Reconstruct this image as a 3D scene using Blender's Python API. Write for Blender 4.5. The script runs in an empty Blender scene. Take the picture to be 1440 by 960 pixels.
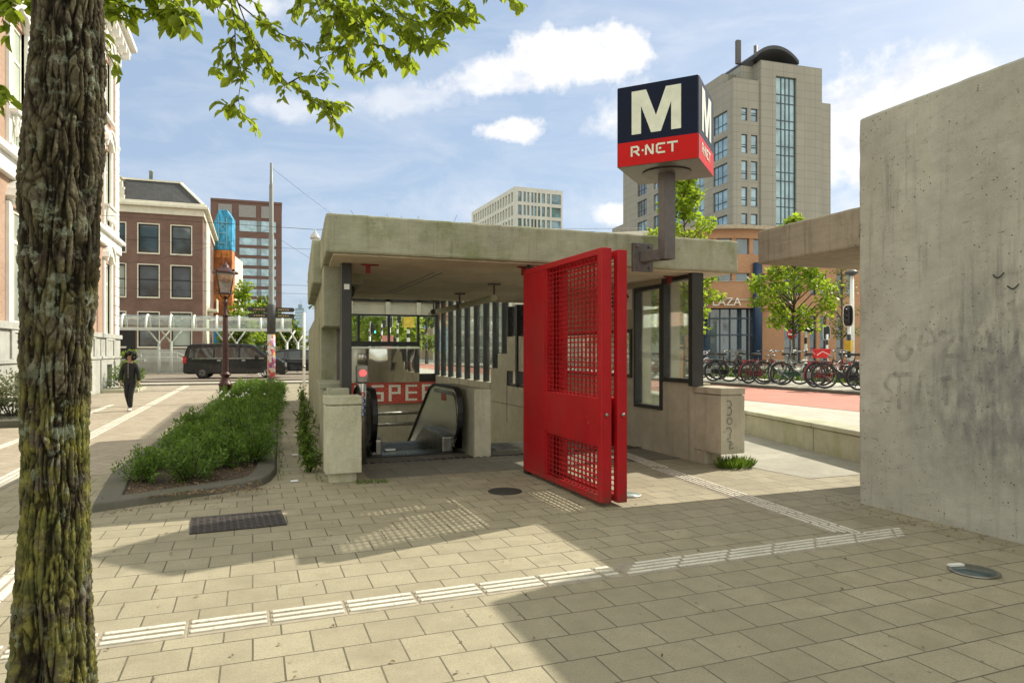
import bpy, bmesh, math, random
from mathutils import Vector, Matrix, noise as mnoise
R = math.radians
rnd = random.Random(7)
S = bpy.context.scene
COL = S.collection

# ------------------------------------------------------------------ camera, sky, sun, exposure
YAW = R(20.81); CH = 1.65
FX, FY = math.sin(YAW), math.cos(YAW)
cd = bpy.data.cameras.new('camera'); cam = bpy.data.objects.new('camera', cd); COL.objects.link(cam)
cam.location = (0, 0, CH); cam.rotation_euler = (R(90), 0, -YAW)
cd.sensor_width = 36; cd.lens = 24; cd.shift_y = 14/1440; cd.clip_start = .05; cd.clip_end = 6000
S.camera = cam
S.view_settings.view_transform = 'Standard'; S.view_settings.look = 'None'
S.view_settings.exposure = 1.33; S.view_settings.gamma = 1; S.view_settings.use_curve_mapping = False

SUN = Vector((0.962, 0.273, 0)).normalized(); EL = R(40.3)
sdir = Vector((SUN.x*math.cos(EL), SUN.y*math.cos(EL), math.sin(EL)))
sl = bpy.data.lights.new('sun', 'SUN'); so = bpy.data.objects.new('sun', sl); COL.objects.link(so)
sl.energy = 2.5; sl.angle = R(.55); sl.color = (1, .93, .78)
so.rotation_euler = (-sdir).to_track_quat('-Z', 'Y').to_euler(); so.location = (30, 10, 40)

def cxy(px, D):                      # world x,y of something D metres in front of the camera seen at column px of the photo
    xc = (px-720)/960*D
    return (D*FX + xc*FY, D*FY - xc*FX)
def cz(py, D): return CH-(py-494)/960*D

W = bpy.data.worlds.new('World'); S.world = W; W.use_nodes = True
wt = W.node_tree; wt.nodes.clear()
class NT:                            # tiny node helper
    def __init__(s, t): s.t = t
    def n(s, typ, **kw):
        o = s.t.nodes.new(typ)
        ins = kw.pop('ins', {})
        for k, v in kw.items(): setattr(o, k, v)
        for k, v in ins.items():
            if hasattr(v, 'is_output'): s.t.links.new(v, o.inputs[k])
            else: o.inputs[k].default_value = v
        return o
    def math(s, op, a, b=None, c=None, clamp=False):
        o = s.t.nodes.new('ShaderNodeMath'); o.operation = op; o.use_clamp = clamp
        for i, v in enumerate((a, b, c)):
            if v is None: continue
            if hasattr(v, 'is_output'): s.t.links.new(v, o.inputs[i])
            else: o.inputs[i].default_value = v
        return o.outputs[0]
    def vmath(s, op, a, b=None):
        o = s.t.nodes.new('ShaderNodeVectorMath'); o.operation = op
        for i, v in enumerate((a, b)):
            if v is None: continue
            if hasattr(v, 'is_output'): s.t.links.new(v, o.inputs[i])
            else: o.inputs[i].default_value = v
        return o
    def mix(s, f, a, b, blend='MIX'):
        o = s.t.nodes.new('ShaderNodeMix'); o.data_type = 'RGBA'; o.blend_type = blend
        for k, v in ((0, f), (6, a), (7, b)):
            if hasattr(v, 'is_output'): s.t.links.new(v, o.inputs[k])
            elif k == 0: o.inputs[0].default_value = v
            else: o.inputs[k].default_value = (*v[:3], 1)
        return o.outputs[2]
    def ramp(s, f, stops, interp='LINEAR'):
        o = s.t.nodes.new('ShaderNodeValToRGB'); o.color_ramp.interpolation = interp
        e = o.color_ramp.elements
        while len(e) > 1: e.remove(e[-1])
        for i, (p, c) in enumerate(stops):
            if not hasattr(c, '__len__'): c = (c, c, c)
            el = e[0] if i == 0 else e.new(p)
            el.position = p; el.color = (*c[:3], 1)
        s.t.links.new(f, o.inputs[0])
        return o.outputs[0]
    def noise(s, vec, scale, detail=4, rough=.55, dist=0):
        o = s.n('ShaderNodeTexNoise', ins={'Scale': scale, 'Detail': detail, 'Roughness': rough, 'Distortion': dist})
        s.t.links.new(vec, o.inputs['Vector']); return o.outputs[0]
    def mapping(s, vec, scale=(1,1,1), rot=(0,0,0), loc=(0,0,0)):
        o = s.n('ShaderNodeMapping', ins={'Scale': scale, 'Rotation': rot, 'Location': loc})
        s.t.links.new(vec, o.inputs['Vector']); return o.outputs[0]
w = NT(wt)
sky = w.n('ShaderNodeTexSky', sky_type='NISHITA', sun_disc=False, sun_elevation=EL, altitude=0, air_density=1.0, dust_density=1.6, ozone_density=1.6)
sky.sun_rotation = math.atan2(SUN.x, SUN.y)
gen = w.n('ShaderNodeTexCoord').outputs['Generated']
dirn = w.vmath('NORMALIZE', gen).outputs[0]
n1 = w.noise(dirn, 9, 8, .62); n2 = w.noise(dirn, 30, 5, .6)
cl = None
def cloud(px, py, rx, ry, dens=1.0, soft=.45, tilt=0):
    """a cumulus in the sky dome: direction and angular half-widths (radians)"""
    global cl
    x, y = cxy(px, 1.0); c = Vector((x, y, cz(py, 1.0)-CH)).normalized()
    t = Vector((c.y, -c.x, 0)).normalized(); u = t.cross(c).normalized()
    if u.z < 0: u = -u
    t2 = t*math.cos(tilt)+u*math.sin(tilt); u2 = u*math.cos(tilt)-t*math.sin(tilt)
    d = w.vmath('SUBTRACT', dirn, tuple(c)).outputs[0]
    a = w.math('DIVIDE', w.vmath('DOT_PRODUCT', d, tuple(t2)).outputs['Value'], rx)
    b = w.math('DIVIDE', w.vmath('DOT_PRODUCT', d, tuple(u2)).outputs['Value'], ry)
    e = w.vmath('DOT_PRODUCT', dirn, tuple(c)).outputs['Value']
    r = w.math('SQRT', w.math('ADD', w.math('MULTIPLY', a, a), w.math('MULTIPLY', b, b)))
    v = w.math('SUBTRACT', 1.0, r)
    nz = w.math('ADD', w.math('MULTIPLY', w.math('SUBTRACT', n1, .5), 2.6), w.math('MULTIPLY', w.math('SUBTRACT', n2, .5), .9))
    v = w.math('ADD', v, nz)
    v = w.math('MULTIPLY', w.math('DIVIDE', v, soft*.8, clamp=True), dens)
    v = w.math('MULTIPLY', v, w.math('GREATER_THAN', e, .3))
    v = w.math('MULTIPLY', v, w.math('LESS_THAN', r, 2.2))
    cl = v if cl is None else w.math('MAXIMUM', cl, v)
cloud(815, 85, .105, .042, 1, .5, .12)
cloud(700, 108, .13, .030, .85, .6, .14)
cloud(580, 138, .14, .026, .5, .8, .12)
cloud(722, 186, .055, .022, .95, .45)
cloud(1235, 190, .17, .085, .95, .6)
cloud(1330, 120, .12, .05, .8, .7)
cloud(900, 160, .08, .05, .75, .8)
cloud(870, 302, .06, .022, .8, .6)
cloud(400, 150, .05, .02, .5, .9)
cloud(320, -2, .12, .03, .8, .8)
cloud(760, 300, .3, .05, .35, 1.2)
cloud(1250, 290, .12, .05, .6, .9)
wis = w.noise(w.mapping(dirn, (2.2, 2.2, 9)), 2.2, 7, .6, .6)
wis = w.ramp(wis, [(.45, 0), (.85, .38)])
cl = w.math('MAXIMUM', cl, wis)
zz = w.n('ShaderNodeSeparateXYZ', ins={0: dirn}).outputs[2]
up = w.math('GREATER_THAN', zz, 0.0)
cl = w.math('MULTIPLY', cl, up)
skyc = w.mix(.62, w.mix(1.0, sky.outputs[0], (.62, .60, .56), 'MULTIPLY'), (2.35, 3.05, 4.1))           # thin high veil over the whole sky
n3 = w.noise(w.mapping(dirn, (1, 1, 1.7), loc=(0, 0, .05)), 14, 8, .65)
col = w.mix(cl, skyc, w.mix(w.ramp(n3, [(.36, 0), (.58, 1)]), (4.0, 4.15, 4.5), (5.3, 5.2, 5.1)))
# unseen bright broken cloud added behind the photographer and overhead as fill light
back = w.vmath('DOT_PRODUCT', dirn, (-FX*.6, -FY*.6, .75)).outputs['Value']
fill_cloud = w.math('ADD', back, w.math('MULTIPLY', w.math('SUBTRACT', n1, .5), 1.1))
fill_cloud = w.math('MULTIPLY', w.ramp(fill_cloud, [(.12, 0), (.40, 1)]), up)
col = w.mix(fill_cloud, col, (5.7, 5.85, 5.3))
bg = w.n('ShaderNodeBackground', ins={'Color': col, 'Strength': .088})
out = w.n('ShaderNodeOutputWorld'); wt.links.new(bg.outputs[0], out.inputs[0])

# ------------------------------------------------------------------ helpers: objects
def tag(o, label=None, cat=None, group=None, kind=None):
    if label: o['label'] = label
    if cat: o['category'] = cat
    if group: o['group'] = group
    if kind: o['kind'] = kind
    return o
def thing(name, label, cat, loc=(0,0,0), rz=0, group=None):
    o = bpy.data.objects.new(name, None); COL.objects.link(o)
    o.location = loc; o.rotation_euler = (0, 0, rz); o.empty_display_size = .2
    return tag(o, label, cat, group)
KIDS = {}
class MB:
    def __init__(s): s.v = []; s.f = []; s.m = []; s.sm = []
    def add(s, vs, fs, mi=0, sm=False):
        k = len(s.v); s.v += [tuple(p) for p in vs]
        for f in fs: s.f.append(tuple(i+k for i in f)); s.m.append(mi); s.sm.append(sm)
    def box(s, x0, x1, y0, y1, z0, z1, mi=0):
        s.add([(x0,y0,z0),(x1,y0,z0),(x1,y1,z0),(x0,y1,z0),(x0,y0,z1),(x1,y0,z1),(x1,y1,z1),(x0,y1,z1)],
              [(0,3,2,1),(4,5,6,7),(0,1,5,4),(1,2,6,5),(2,3,7,6),(3,0,4,7)], mi); return s
    def obox(s, c, ax, ay, az, mi=0):
        c, ax, ay, az = map(Vector, (c, ax, ay, az))
        p = [c+i*ax+j*ay+k*az for k in (-1,1) for (i,j) in ((-1,-1),(1,-1),(1,1),(-1,1))]
        s.add(p, [(0,3,2,1),(4,5,6,7),(0,1,5,4),(1,2,6,5),(2,3,7,6),(3,0,4,7)], mi); return s
    def bar(s, p, q, wd, ht, mi=0):
        p, q = Vector(p), Vector(q); d = (q-p); L = d.length; d.normalize()
        u = Vector((0,0,1)) if abs(d.z) < .9 else Vector((1,0,0))
        a = d.cross(u).normalized(); b = a.cross(d)
        return s.obox((p+q)/2, d*L/2, a*wd/2, b*ht/2, mi)
    def prism(s, poly, axis, a0, a1, mi=0):
        n = len(poly)
        def mk(u, v, t): return {'x': (t,u,v), 'y': (u,t,v), 'z': (u,v,t)}[axis]
        vs = [mk(u, v, a0) for u, v in poly]+[mk(u, v, a1) for u, v in poly]
        fs = [tuple(range(n)), tuple(range(2*n-1, n-1, -1))]
        fs += [(i, i+n, (i+1) % n+n, (i+1) % n) for i in range(n)]
        s.add(vs, fs, mi); return s
    def tube(s, pts, r, n=8, mi=0, cap=True, sm=True):
        pts = [Vector(p) for p in pts]; k = len(s.v); m = len(pts)
        rr = r if hasattr(r, '__len__') else [r]*m
        prev = None; vs = []
        for i, p in enumerate(pts):
            d = (pts[min(i+1, m-1)]-pts[max(i-1, 0)]).normalized()
            if prev is None:
                u = Vector((0,0,1)) if abs(d.z) < .9 else Vector((1,0,0)); a = d.cross(u).normalized()
            else: a = (prev-d*prev.dot(d)).normalized()
            prev = a; b = d.cross(a)
            for j in range(n):
                t = 2*math.pi*j/n; vs.append(p+(a*math.cos(t)+b*math.sin(t))*rr[i])
        fs = []
        for i in range(m-1):
            for j in range(n): fs.append((i*n+j, i*n+(j+1) % n, (i+1)*n+(j+1) % n, (i+1)*n+j))
        s.add(vs, fs, mi, sm)
        if cap:
            s.f.append(tuple(k+j for j in range(n-1, -1, -1))); s.f.append(tuple(k+(m-1)*n+j for j in range(n)))
            s.m += [mi, mi]; s.sm += [False, False]
        return s
    def lathe(s, prof, c=(0,0,0), n=16, mi=0, sm=True):
        vs = []; fs = []
        for r, z in prof:
            for j in range(n):
                t = 2*math.pi*j/n; vs.append((c[0]+r*math.cos(t), c[1]+r*math.sin(t), c[2]+z))
        m = len(prof)
        for i in range(m-1):
            for j in range(n): fs.append((i*n+j, i*n+(j+1) % n, (i+1)*n+(j+1) % n, (i+1)*n+j))
        fs.append(tuple(range(n-1, -1, -1))); fs.append(tuple(range((m-1)*n, m*n)))
        s.add(vs, fs, mi, sm); return s
    def torus(s, c, Rr, r, axis='y', n=28, m=8, mi=0):
        vs = []; fs = []
        for i in range(n):
            t = 2*math.pi*i/n
            for j in range(m):
                q = 2*math.pi*j/m; rad = Rr+r*math.cos(q); h = r*math.sin(q)
                u, v = rad*math.cos(t), rad*math.sin(t)
                p = {'y': (u, h, v), 'x': (h, u, v), 'z': (u, v, h)}[axis]
                vs.append((c[0]+p[0], c[1]+p[1], c[2]+p[2]))
        for i in range(n):
            for j in range(m): fs.append((i*m+j, ((i+1) % n)*m+j, ((i+1) % n)*m+(j+1) % m, i*m+(j+1) % m))
        s.add(vs, fs, mi, True); return s
    def quad(s, a, b, c, d, mi=0): s.add([a,b,c,d], [(0,1,2,3)], mi); return s
    def ball(s, c, r, nu=10, nv=7, mi=0):
        r = r if hasattr(r, '__len__') else (r, r, r)
        vs = []; fs = []
        for i in range(nv+1):
            p = math.pi*i/nv
            for j in range(nu):
                t = 2*math.pi*j/nu
                vs.append((c[0]+r[0]*math.sin(p)*math.cos(t), c[1]+r[1]*math.sin(p)*math.sin(t), c[2]-r[2]*math.cos(p)))
        for i in range(nv):
            for j in range(nu): fs.append((i*nu+j, i*nu+(j+1) % nu, (i+1)*nu+(j+1) % nu, (i+1)*nu+j))
        s.add(vs, fs, mi, True); return s
    def gridwall(s, axis, t0, t1, u0, u1, z0, z1, holes, mi=0):
        """wall slab with rectangular openings. axis 'x': thickness t along x, u along y. axis 'y': thickness along y, u along x."""
        us = sorted({u0, u1, *[min(max(h[i], u0), u1) for h in holes for i in (0, 1)]})
        zs = sorted({z0, z1, *[min(max(h[i], z0), z1) for h in holes for i in (2, 3)]})
        nu, nz = len(us)-1, len(zs)-1
        def solid(i, j):
            if not (0 <= i < nu and 0 <= j < nz): return False
            um, zm = (us[i]+us[i+1])/2, (zs[j]+zs[j+1])/2
            return not any(h[0] < um < h[1] and h[2] < zm < h[3] for h in holes)
        P = (lambda t, u, z: (t, u, z)) if axis == 'x' else (lambda t, u, z: (u, t, z))
        fl = axis == 'y'
        def q(a, b, c, d): s.quad(*( (a,b,c,d) if not fl else (d,c,b,a)), mi=mi)
        for i in range(nu):
            for j in range(nz):
                if not solid(i, j): continue
                a, b, c, d = us[i], us[i+1], zs[j], zs[j+1]
                q(P(t0,a,c), P(t0,a,d), P(t0,b,d), P(t0,b,c)); q(P(t1,a,c), P(t1,b,c), P(t1,b,d), P(t1,a,d))
                if not solid(i-1, j): q(P(t0,a,c), P(t1,a,c), P(t1,a,d), P(t0,a,d))
                if not solid(i+1, j): q(P(t0,b,c), P(t0,b,d), P(t1,b,d), P(t1,b,c))
                if not solid(i, j-1): q(P(t0,a,c), P(t0,b,c), P(t1,b,c), P(t1,a,c))
                if not solid(i, j+1): q(P(t0,a,d), P(t1,a,d), P(t1,b,d), P(t0,b,d))
        return s
    def warp(s, fn): s.v = [tuple(fn(*p)) for p in s.v]; return s
    def build(s, name, mats, parent=None, world=False, bevel=0, seg=2, origin=None, weld=False, sub=0):
        me = bpy.data.meshes.new(name); off = Vector((0,0,0))
        if world and parent: off = Vector(parent.location)+(Vector(parent.parent.location) if parent.parent and parent.type == 'EMPTY' else Vector((0,0,0)))
        if world and parent is not None and parent.type == 'MESH' and parent.parent: off = Vector(parent.parent.location)
        if origin: off = Vector(origin)
        me.from_pydata([tuple(Vector(p)-off) for p in s.v], [], s.f)
        mats = mats if isinstance(mats, (list, tuple)) else [mats]
        for m in mats: me.materials.append(m)
        me.polygons.foreach_set('material_index', s.m); me.polygons.foreach_set('use_smooth', s.sm)
        if weld:
            bm = bmesh.new(); bm.from_mesh(me); bmesh.ops.remove_doubles(bm, verts=bm.verts, dist=1e-4)
            bmesh.ops.dissolve_limit(bm, angle_limit=.01, verts=bm.verts, edges=bm.edges)
            bmesh.ops.recalc_face_normals(bm, faces=bm.faces); bm.to_mesh(me); bm.free()
        me.update()
        o = bpy.data.objects.new(name, me); COL.objects.link(o)
        if parent: o.parent = parent; KIDS.setdefault(parent.name, []).append(o)
        if origin: o.location = origin
        if bevel:
            b = o.modifiers.new('bevel', 'BEVEL'); b.width = bevel; b.segments = seg; b.limit_method = 'ANGLE'; b.angle_limit = R(40)
        return o
def copy_tree(o, parent=None):
    c = o.copy(); COL.objects.link(c)
    if parent: c.parent = parent; KIDS.setdefault(parent.name, []).append(c)
    for ch in KIDS.get(o.name, []): copy_tree(ch, c)
    return c
def recolour(o, old, new):
    for sl_ in o.material_slots:
        if sl_.material == old: sl_.link = 'OBJECT'; sl_.material = new
    for c in KIDS.get(o.name, []): recolour(c, old, new)
def text_mb(mb, body, size, place, depth=.02, mi=0, align='LEFT'):
    """flat lettering; place(u, v, d) -> point, u along the line, v up, d outwards"""
    cu = bpy.data.curves.new('lettering', 'FONT'); cu.body = body; cu.size = size; cu.align_x = align; cu.resolution_u = 3
    cu.extrude = depth/2
    o = bpy.data.objects.new('lettering', cu); COL.objects.link(o)
    me = bpy.data.meshes.new_from_object(o.evaluated_get(bpy.context.evaluated_depsgraph_get()))
    mb.add([place(v.co.x, v.co.y, v.co.z+depth/2) for v in me.vertices], [tuple(p.vertices) for p in me.polygons], mi)
    bpy.data.objects.remove(o); bpy.data.curves.remove(cu); bpy.data.meshes.remove(me)

# ------------------------------------------------------------------ helpers: materials
def new_mat(name):
    m = bpy.data.materials.new(name); m.use_nodes = True; t = m.node_tree; t.nodes.clear()
    k = NT(t); o = k.n('ShaderNodeOutputMaterial'); b = k.n('ShaderNodeBsdfPrincipled')
    t.links.new(b.outputs[0], o.inputs[0]); return m, k, b, o
def oc(k): return k.n('ShaderNodeTexCoord').outputs['Object']
def bump(k, b, h, strength=.3, dist=.01):
    n = k.n('ShaderNodeBump', ins={'Strength': strength, 'Distance': dist, 'Height': h}); k.t.links.new(n.outputs[0], b.inputs['Normal'])
def plain(name, c, rough=.6, metal=0, var=.25, scale=6, bmp=0, spec=.5, coat=0):
    m, k, b, o = new_mat(name); v = oc(k)
    n = k.noise(v, scale, 5, .6)
    lo = tuple(x*(1-var) for x in c); hi = tuple(min(1, x*(1+var)) for x in c)
    k.t.links.new(k.ramp(n, [(.3, lo), (.7, hi)]), b.inputs['Base Color'])
    r = k.math('MULTIPLY_ADD', n, .25, rough-.125, clamp=True); k.t.links.new(r, b.inputs['Roughness'])
    b.inputs['Metallic'].default_value = metal; b.inputs['Specular IOR Level'].default_value = spec
    b.inputs['Coat Weight'].default_value = coat
    if bmp: bump(k, b, k.noise(v, scale*8, 4), bmp, .005)
    return m
def concrete(name, c, stain=(.05, .05, .03), amt=.6, moss=None, warm=None, pits=1.0, boards=False, pt=.5):
    m, k, b, o = new_mat(name); v = oc(k)
    big = k.noise(v, .9, 6, .6); med = k.noise(v, 5, 6, .65); fine = k.noise(v, 60, 4, .6)
    base = k.mix(k.ramp(big, [(.35, 0), (.65, 1)]), tuple(x*.82 for x in c), tuple(x*1.12 for x in c))
    if warm: base = k.mix(k.ramp(k.noise(k.mapping(v, (1,1,.6), loc=(5,2,8)), .7, 4), [(.42, 0), (.68, .75)]), base, warm)
    base = k.mix(k.ramp(med, [(.35, .32), (.6, 0)]), base, tuple(x*.55 for x in c))
    streak = k.noise(k.mapping(v, (7, 7, .45)), 1.6, 6, .65)
    smask = k.math('MULTIPLY', k.ramp(streak, [(.52, 0), (.72, amt)]), k.ramp(k.noise(v, .6, 3), [(.4, .1), (.62, 1)]))
    base = k.mix(smask, base, stain)
    if moss: base = k.mix(k.ramp(k.noise(k.mapping(v, (1.5,1.5,1.0), loc=(3,1,2)), 1.3, 6, .65), [(.5, 0), (.68, .7)]), base, moss)
    base = k.mix(k.ramp(fine, [(.25, .25), (.5, 0), (.75, 0), (.85, .2)]), base, tuple(x*1.5 for x in c))
    pv = k.n('ShaderNodeTexVoronoi', ins={'Scale': 17.0, 'Randomness': 1.0}); k.t.links.new(k.mapping(v, (1,1,1.0)), pv.inputs['Vector'])
    pm = k.math('MULTIPLY', k.ramp(pv.outputs['Distance'], [(.07, 1), (.16, 0)]), k.ramp(k.noise(v, 2.3, 3), [(pt, 0), (pt+.12, pits)]))
    base = k.mix(pm, base, tuple(x*.25 for x in c))
    wv = k.noise(k.mapping(v, (3, 3, 14)), 2.0, 5, .7)
    wm = k.math('MULTIPLY', k.ramp(wv, [(.60, 0), (.68, .55)]), k.ramp(k.noise(v, 1.1, 4), [(pt, 0), (pt+.14, pits)]))
    base = k.mix(wm, base, tuple(x*.35 for x in c))
    h = k.math('SUBTRACT', k.math('ADD', k.math('MULTIPLY', med, .6), k.math('MULTIPLY', fine, .35)), k.math('MULTIPLY', k.math('ADD', pm, wm), .6))
    if boards:
        wv2 = k.n('ShaderNodeTexWave', wave_type='BANDS', bands_direction='DIAGONAL', ins={'Scale': 5.5, 'Distortion': .6, 'Detail': 2.0})
        k.t.links.new(k.mapping(v, (1.4, 1.4, 0.0)), wv2.inputs['Vector'])
        base = k.mix(k.ramp(wv2.outputs[1], [(.02, .4), (.12, 0)]), base, tuple(x*.5 for x in c))
        h = k.math('ADD', h, k.math('MULTIPLY', wv2.outputs[1], .3))
    k.t.links.new(base, b.inputs['Base Color']); b.inputs['Roughness'].default_value = .85; b.inputs['Specular IOR Level'].default_value = .25
    bump(k, b, h, .55, .012); return m
def bricks(name, c1, c2, mortar, bw=.22, bh=.065, ms=.011, plane='xz', offset=.5, bmp=.4, rough=.8, stain=.25):
    m, k, b, o = new_mat(name); v = oc(k)
    if plane == 'xz': v2 = k.mapping(v, rot=(R(-90), 0, 0)); 
    elif plane == 'yz':
        sx = k.n('ShaderNodeSeparateXYZ', ins={0: v}); v2 = k.n('ShaderNodeCombineXYZ', ins={0: sx.outputs[1], 1: sx.outputs[2]}).outputs[0]
    else: v2 = v
    if plane == 'xz':
        sx = k.n('ShaderNodeSeparateXYZ', ins={0: v}); v2 = k.n('ShaderNodeCombineXYZ', ins={0: k.math('ADD', sx.outputs[0], sx.outputs[1]), 1: sx.outputs[2]}).outputs[0]
    t = k.n('ShaderNodeTexBrick', offset=offset, ins={'Color1': (*c1, 1), 'Color2': (*c2, 1), 'Mortar': (*mortar, 1), 'Scale': 1.0, 'Mortar Size': ms, 'Mortar Smooth': .1, 'Bias': 0.0, 'Brick Width': bw, 'Row Height': bh})
    k.t.links.new(v2, t.inputs['Vector'])
    base = k.mix(k.ramp(k.noise(v, .7, 5), [(.4, stain), (.65, 0)]), t.outputs[0], tuple(x*.4 for x in c1))
    base = k.mix(k.ramp(k.noise(v, 22, 4), [(.4, .2), (.6, 0)]), base, tuple(x*.5 for x in c1))
    k.t.links.new(base, b.inputs['Base Color']); b.inputs['Roughness'].default_value = rough
    bump(k, b, k.math('SUBTRACT', k.math('MULTIPLY', k.noise(v, 40, 3), .3), t.outputs[1]), bmp, .008); return m
def leafmat(name, dark, light, trans=.5):
    m, k, b, o = new_mat(name); v = oc(k)
    a = k.n('ShaderNodeAttribute', attribute_name='tint').outputs['Fac']
    c = k.ramp(a, [(0, dark), (1, light)])
    c = k.mix(k.ramp(k.noise(v, 3, 3), [(.35, .35), (.6, 0)]), c, tuple(x*.6 for x in dark))
    k.t.links.new(c, b.inputs['Base Color']); b.inputs['Roughness'].default_value = .45
    tr = k.n('ShaderNodeBsdfTranslucent'); k.t.links.new(k.mix(.5, c, light), tr.inputs[0])
    mx = k.n('ShaderNodeMixShader', ins={0: trans}); k.t.links.new(b.outputs[0], mx.inputs[1]); k.t.links.new(tr.outputs[0], mx.inputs[2])
    k.t.links.new(mx.outputs[0], o.inputs[0]); return m
def glassmat(name, tint=(.95, .98, .97), refl=.04, dirt=.02):
    m, k, b, o = new_mat(name); t = k.t; v = oc(k)
    tr = k.n('ShaderNodeBsdfTransparent', ins={0: (*tint, 1)}); gl = k.n('ShaderNodeBsdfGlossy', ins={'Color': (1,1,1,1), 'Roughness': .02})
    lw = k.n('ShaderNodeLayerWeight', ins={'Blend': .25}).outputs['Fresnel']
    mx = k.n('ShaderNodeMixShader', ins={0: k.math('MULTIPLY_ADD', lw, .6, refl, clamp=True)}); t.links.new(tr.outputs[0], mx.inputs[1]); t.links.new(gl.outputs[0], mx.inputs[2])
    df = k.n('ShaderNodeBsdfDiffuse', ins={0: (.6,.6,.55,1)})
    m2 = k.n('ShaderNodeMixShader', ins={0: k.ramp(k.noise(v, 3, 5), [(.4, 0), (.8, dirt*2)])}); t.links.new(mx.outputs[0], m2.inputs[1]); t.links.new(df.outputs[0], m2.inputs[2])
    t.links.new(m2.outputs[0], o.inputs[0]); return m
def pane(name, c=(.05,.08,.10), rough=.06, spec=1.0, var=.5):
    m, k, b, o = new_mat(name); v = oc(k)
    n = k.noise(v, .45, 2)
    k.t.links.new(k.ramp(n, [(.35, tuple(x*(1-var) for x in c)), (.65, tuple(x*(1+var) for x in c))]), b.inputs['Base Color'])
    b.inputs['Roughness'].default_value = rough; b.inputs['Specular IOR Level'].default_value = spec; b.inputs['IOR'].default_value = 1.7
    bump(k, b, k.noise(v, .8, 2), .06, .05); return m

M = {}
M['conc'] = concrete('concrete', (.34, .335, .245), moss=(.15, .17, .06))
M['conc_in'] = concrete('concrete_interior', (.52, .48, .375), amt=.4, warm=(.46, .40, .30), pits=.6)
M['conc_ceil'] = concrete('concrete_ceiling', (.58, .50, .375), amt=.25, pits=.5)
M['conc_wall'] = concrete('concrete_fin', (.44, .435, .375), stain=(.17, .165, .15), amt=.7, warm=(.42, .40, .33), pits=1.0, pt=.40)
M['conc_dark'] = concrete('concrete_block', (.38, .34, .265), amt=.6, pits=.8)
M['conc_slab'] = concrete('concrete_slab', (.31, .27, .205), amt=.6, pits=1.0)
M['conc_pale'] = concrete('concrete_pale', (.50, .48, .36), stain=(.10, .10, .05), amt=.6, moss=(.30, .31, .16), pits=1.0)
M['kerb'] = concrete('kerb_stone', (.13, .122, .10), amt=.3, pits=.4, moss=(.10, .11, .05))
M['steel_dark'] = plain('dark_steel', (.022, .022, .02), .45, 0, .3)
M['steel'] = plain('brushed_steel', (.52, .50, .45), .30, 1, .15, 12)
M['steel_dull'] = plain('worn_steel', (.30, .29, .26), .42, .9, .35, 9)
M['rubber'] = plain('black_rubber', (.012, .012, .012), .5, 0, .3)
M['grey_paint'] = plain('taupe_paint', (.105, .09, .085), .45, 0, .2, 10, .05)
M['glass'] = glassmat('window_glass')
M['pane'] = pane('dark_pane')
M['pane_sky'] = pane('blue_pane', (.24, .38, .47), .05, 1.0, .35)
M['white'] = plain('white_paint', (.78, .77, .72), .5, 0, .06, 3)
M['cream'] = plain('cream_paint', (.72, .68, .56), .6, 0, .1, 2.5)
M['black'] = plain('black_paint', (.012, .012, .013), .35, 0, .3)
M['chrome'] = plain('chrome', (.7, .7, .7), .15, 1, .05)
M['lampglass'] = glassmat('lantern_glass', (.9, .93, .92), .1, .2)
M['wood'] = plain('stake_wood', (.42, .27, .13), .7, 0, .25, 14, .2)
M['soil'] = plain('soil', (.075, .05, .033), .95, 0, .5, 18, .8)
M['red_light'] = None

def redpaint():
    m, k, b, o = new_mat('red_paint'); v = oc(k)
    n = k.noise(v, 1.6, 5); s = k.noise(k.mapping(v, (9, 9, .8)), 2, 5, .6); f = k.noise(v, 24, 5, .7)
    c = k.ramp(n, [(.3, (.33, .006, .011)), (.7, (.44, .010, .016))])
    c = k.mix(k.ramp(s, [(.55, 0), (.72, .3)]), c, (.22, .012, .012))
    c = k.mix(k.math('MULTIPLY', k.ramp(f, [(.68, 0), (.71, .75)]), k.ramp(k.noise(v, 1.3, 2), [(.5, 0), (.6, 1)])), c, (.42, .25, .2))
    c = k.mix(k.ramp(k.noise(k.mapping(v, (2,2,.9), loc=(3,8,2)), 1.1, 5, .65), [(.5, 0), (.7, .4)]), c, (.28,.035,.028))
    scr = k.noise(k.mapping(v, (40, 3, 3), rot=(.5,.2,.3)), 6, 3, .7)
    c = k.mix(k.math('MULTIPLY', k.ramp(scr, [(.66, 0), (.69, .6)]), k.ramp(k.noise(v, 2.2, 3), [(.52, 0), (.6, 1)])), c, (.45,.22,.18))
    sx = k.n('ShaderNodeSeparateXYZ', ins={0: v}); low = k.math('SUBTRACT', .42, sx.outputs[2], clamp=True)
    dirt = k.math('MULTIPLY', k.math('MULTIPLY', low, 1.6), k.ramp(k.noise(v, 7, 5), [(.4, 0), (.62, 1)]), clamp=True)
    c = k.mix(dirt, c, (.09, .05, .035))
    k.t.links.new(c, b.inputs['Base Color']); k.t.links.new(k.math('MULTIPLY_ADD', n, .3, .25), b.inputs['Roughness']); b.inputs['Specular IOR Level'].default_value = .3
    bump(k, b, k.math('ADD', k.noise(v, 3, 2), k.math('MULTIPLY', f, .15)), .15, .012); return m
M['red'] = redpaint()

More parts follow.
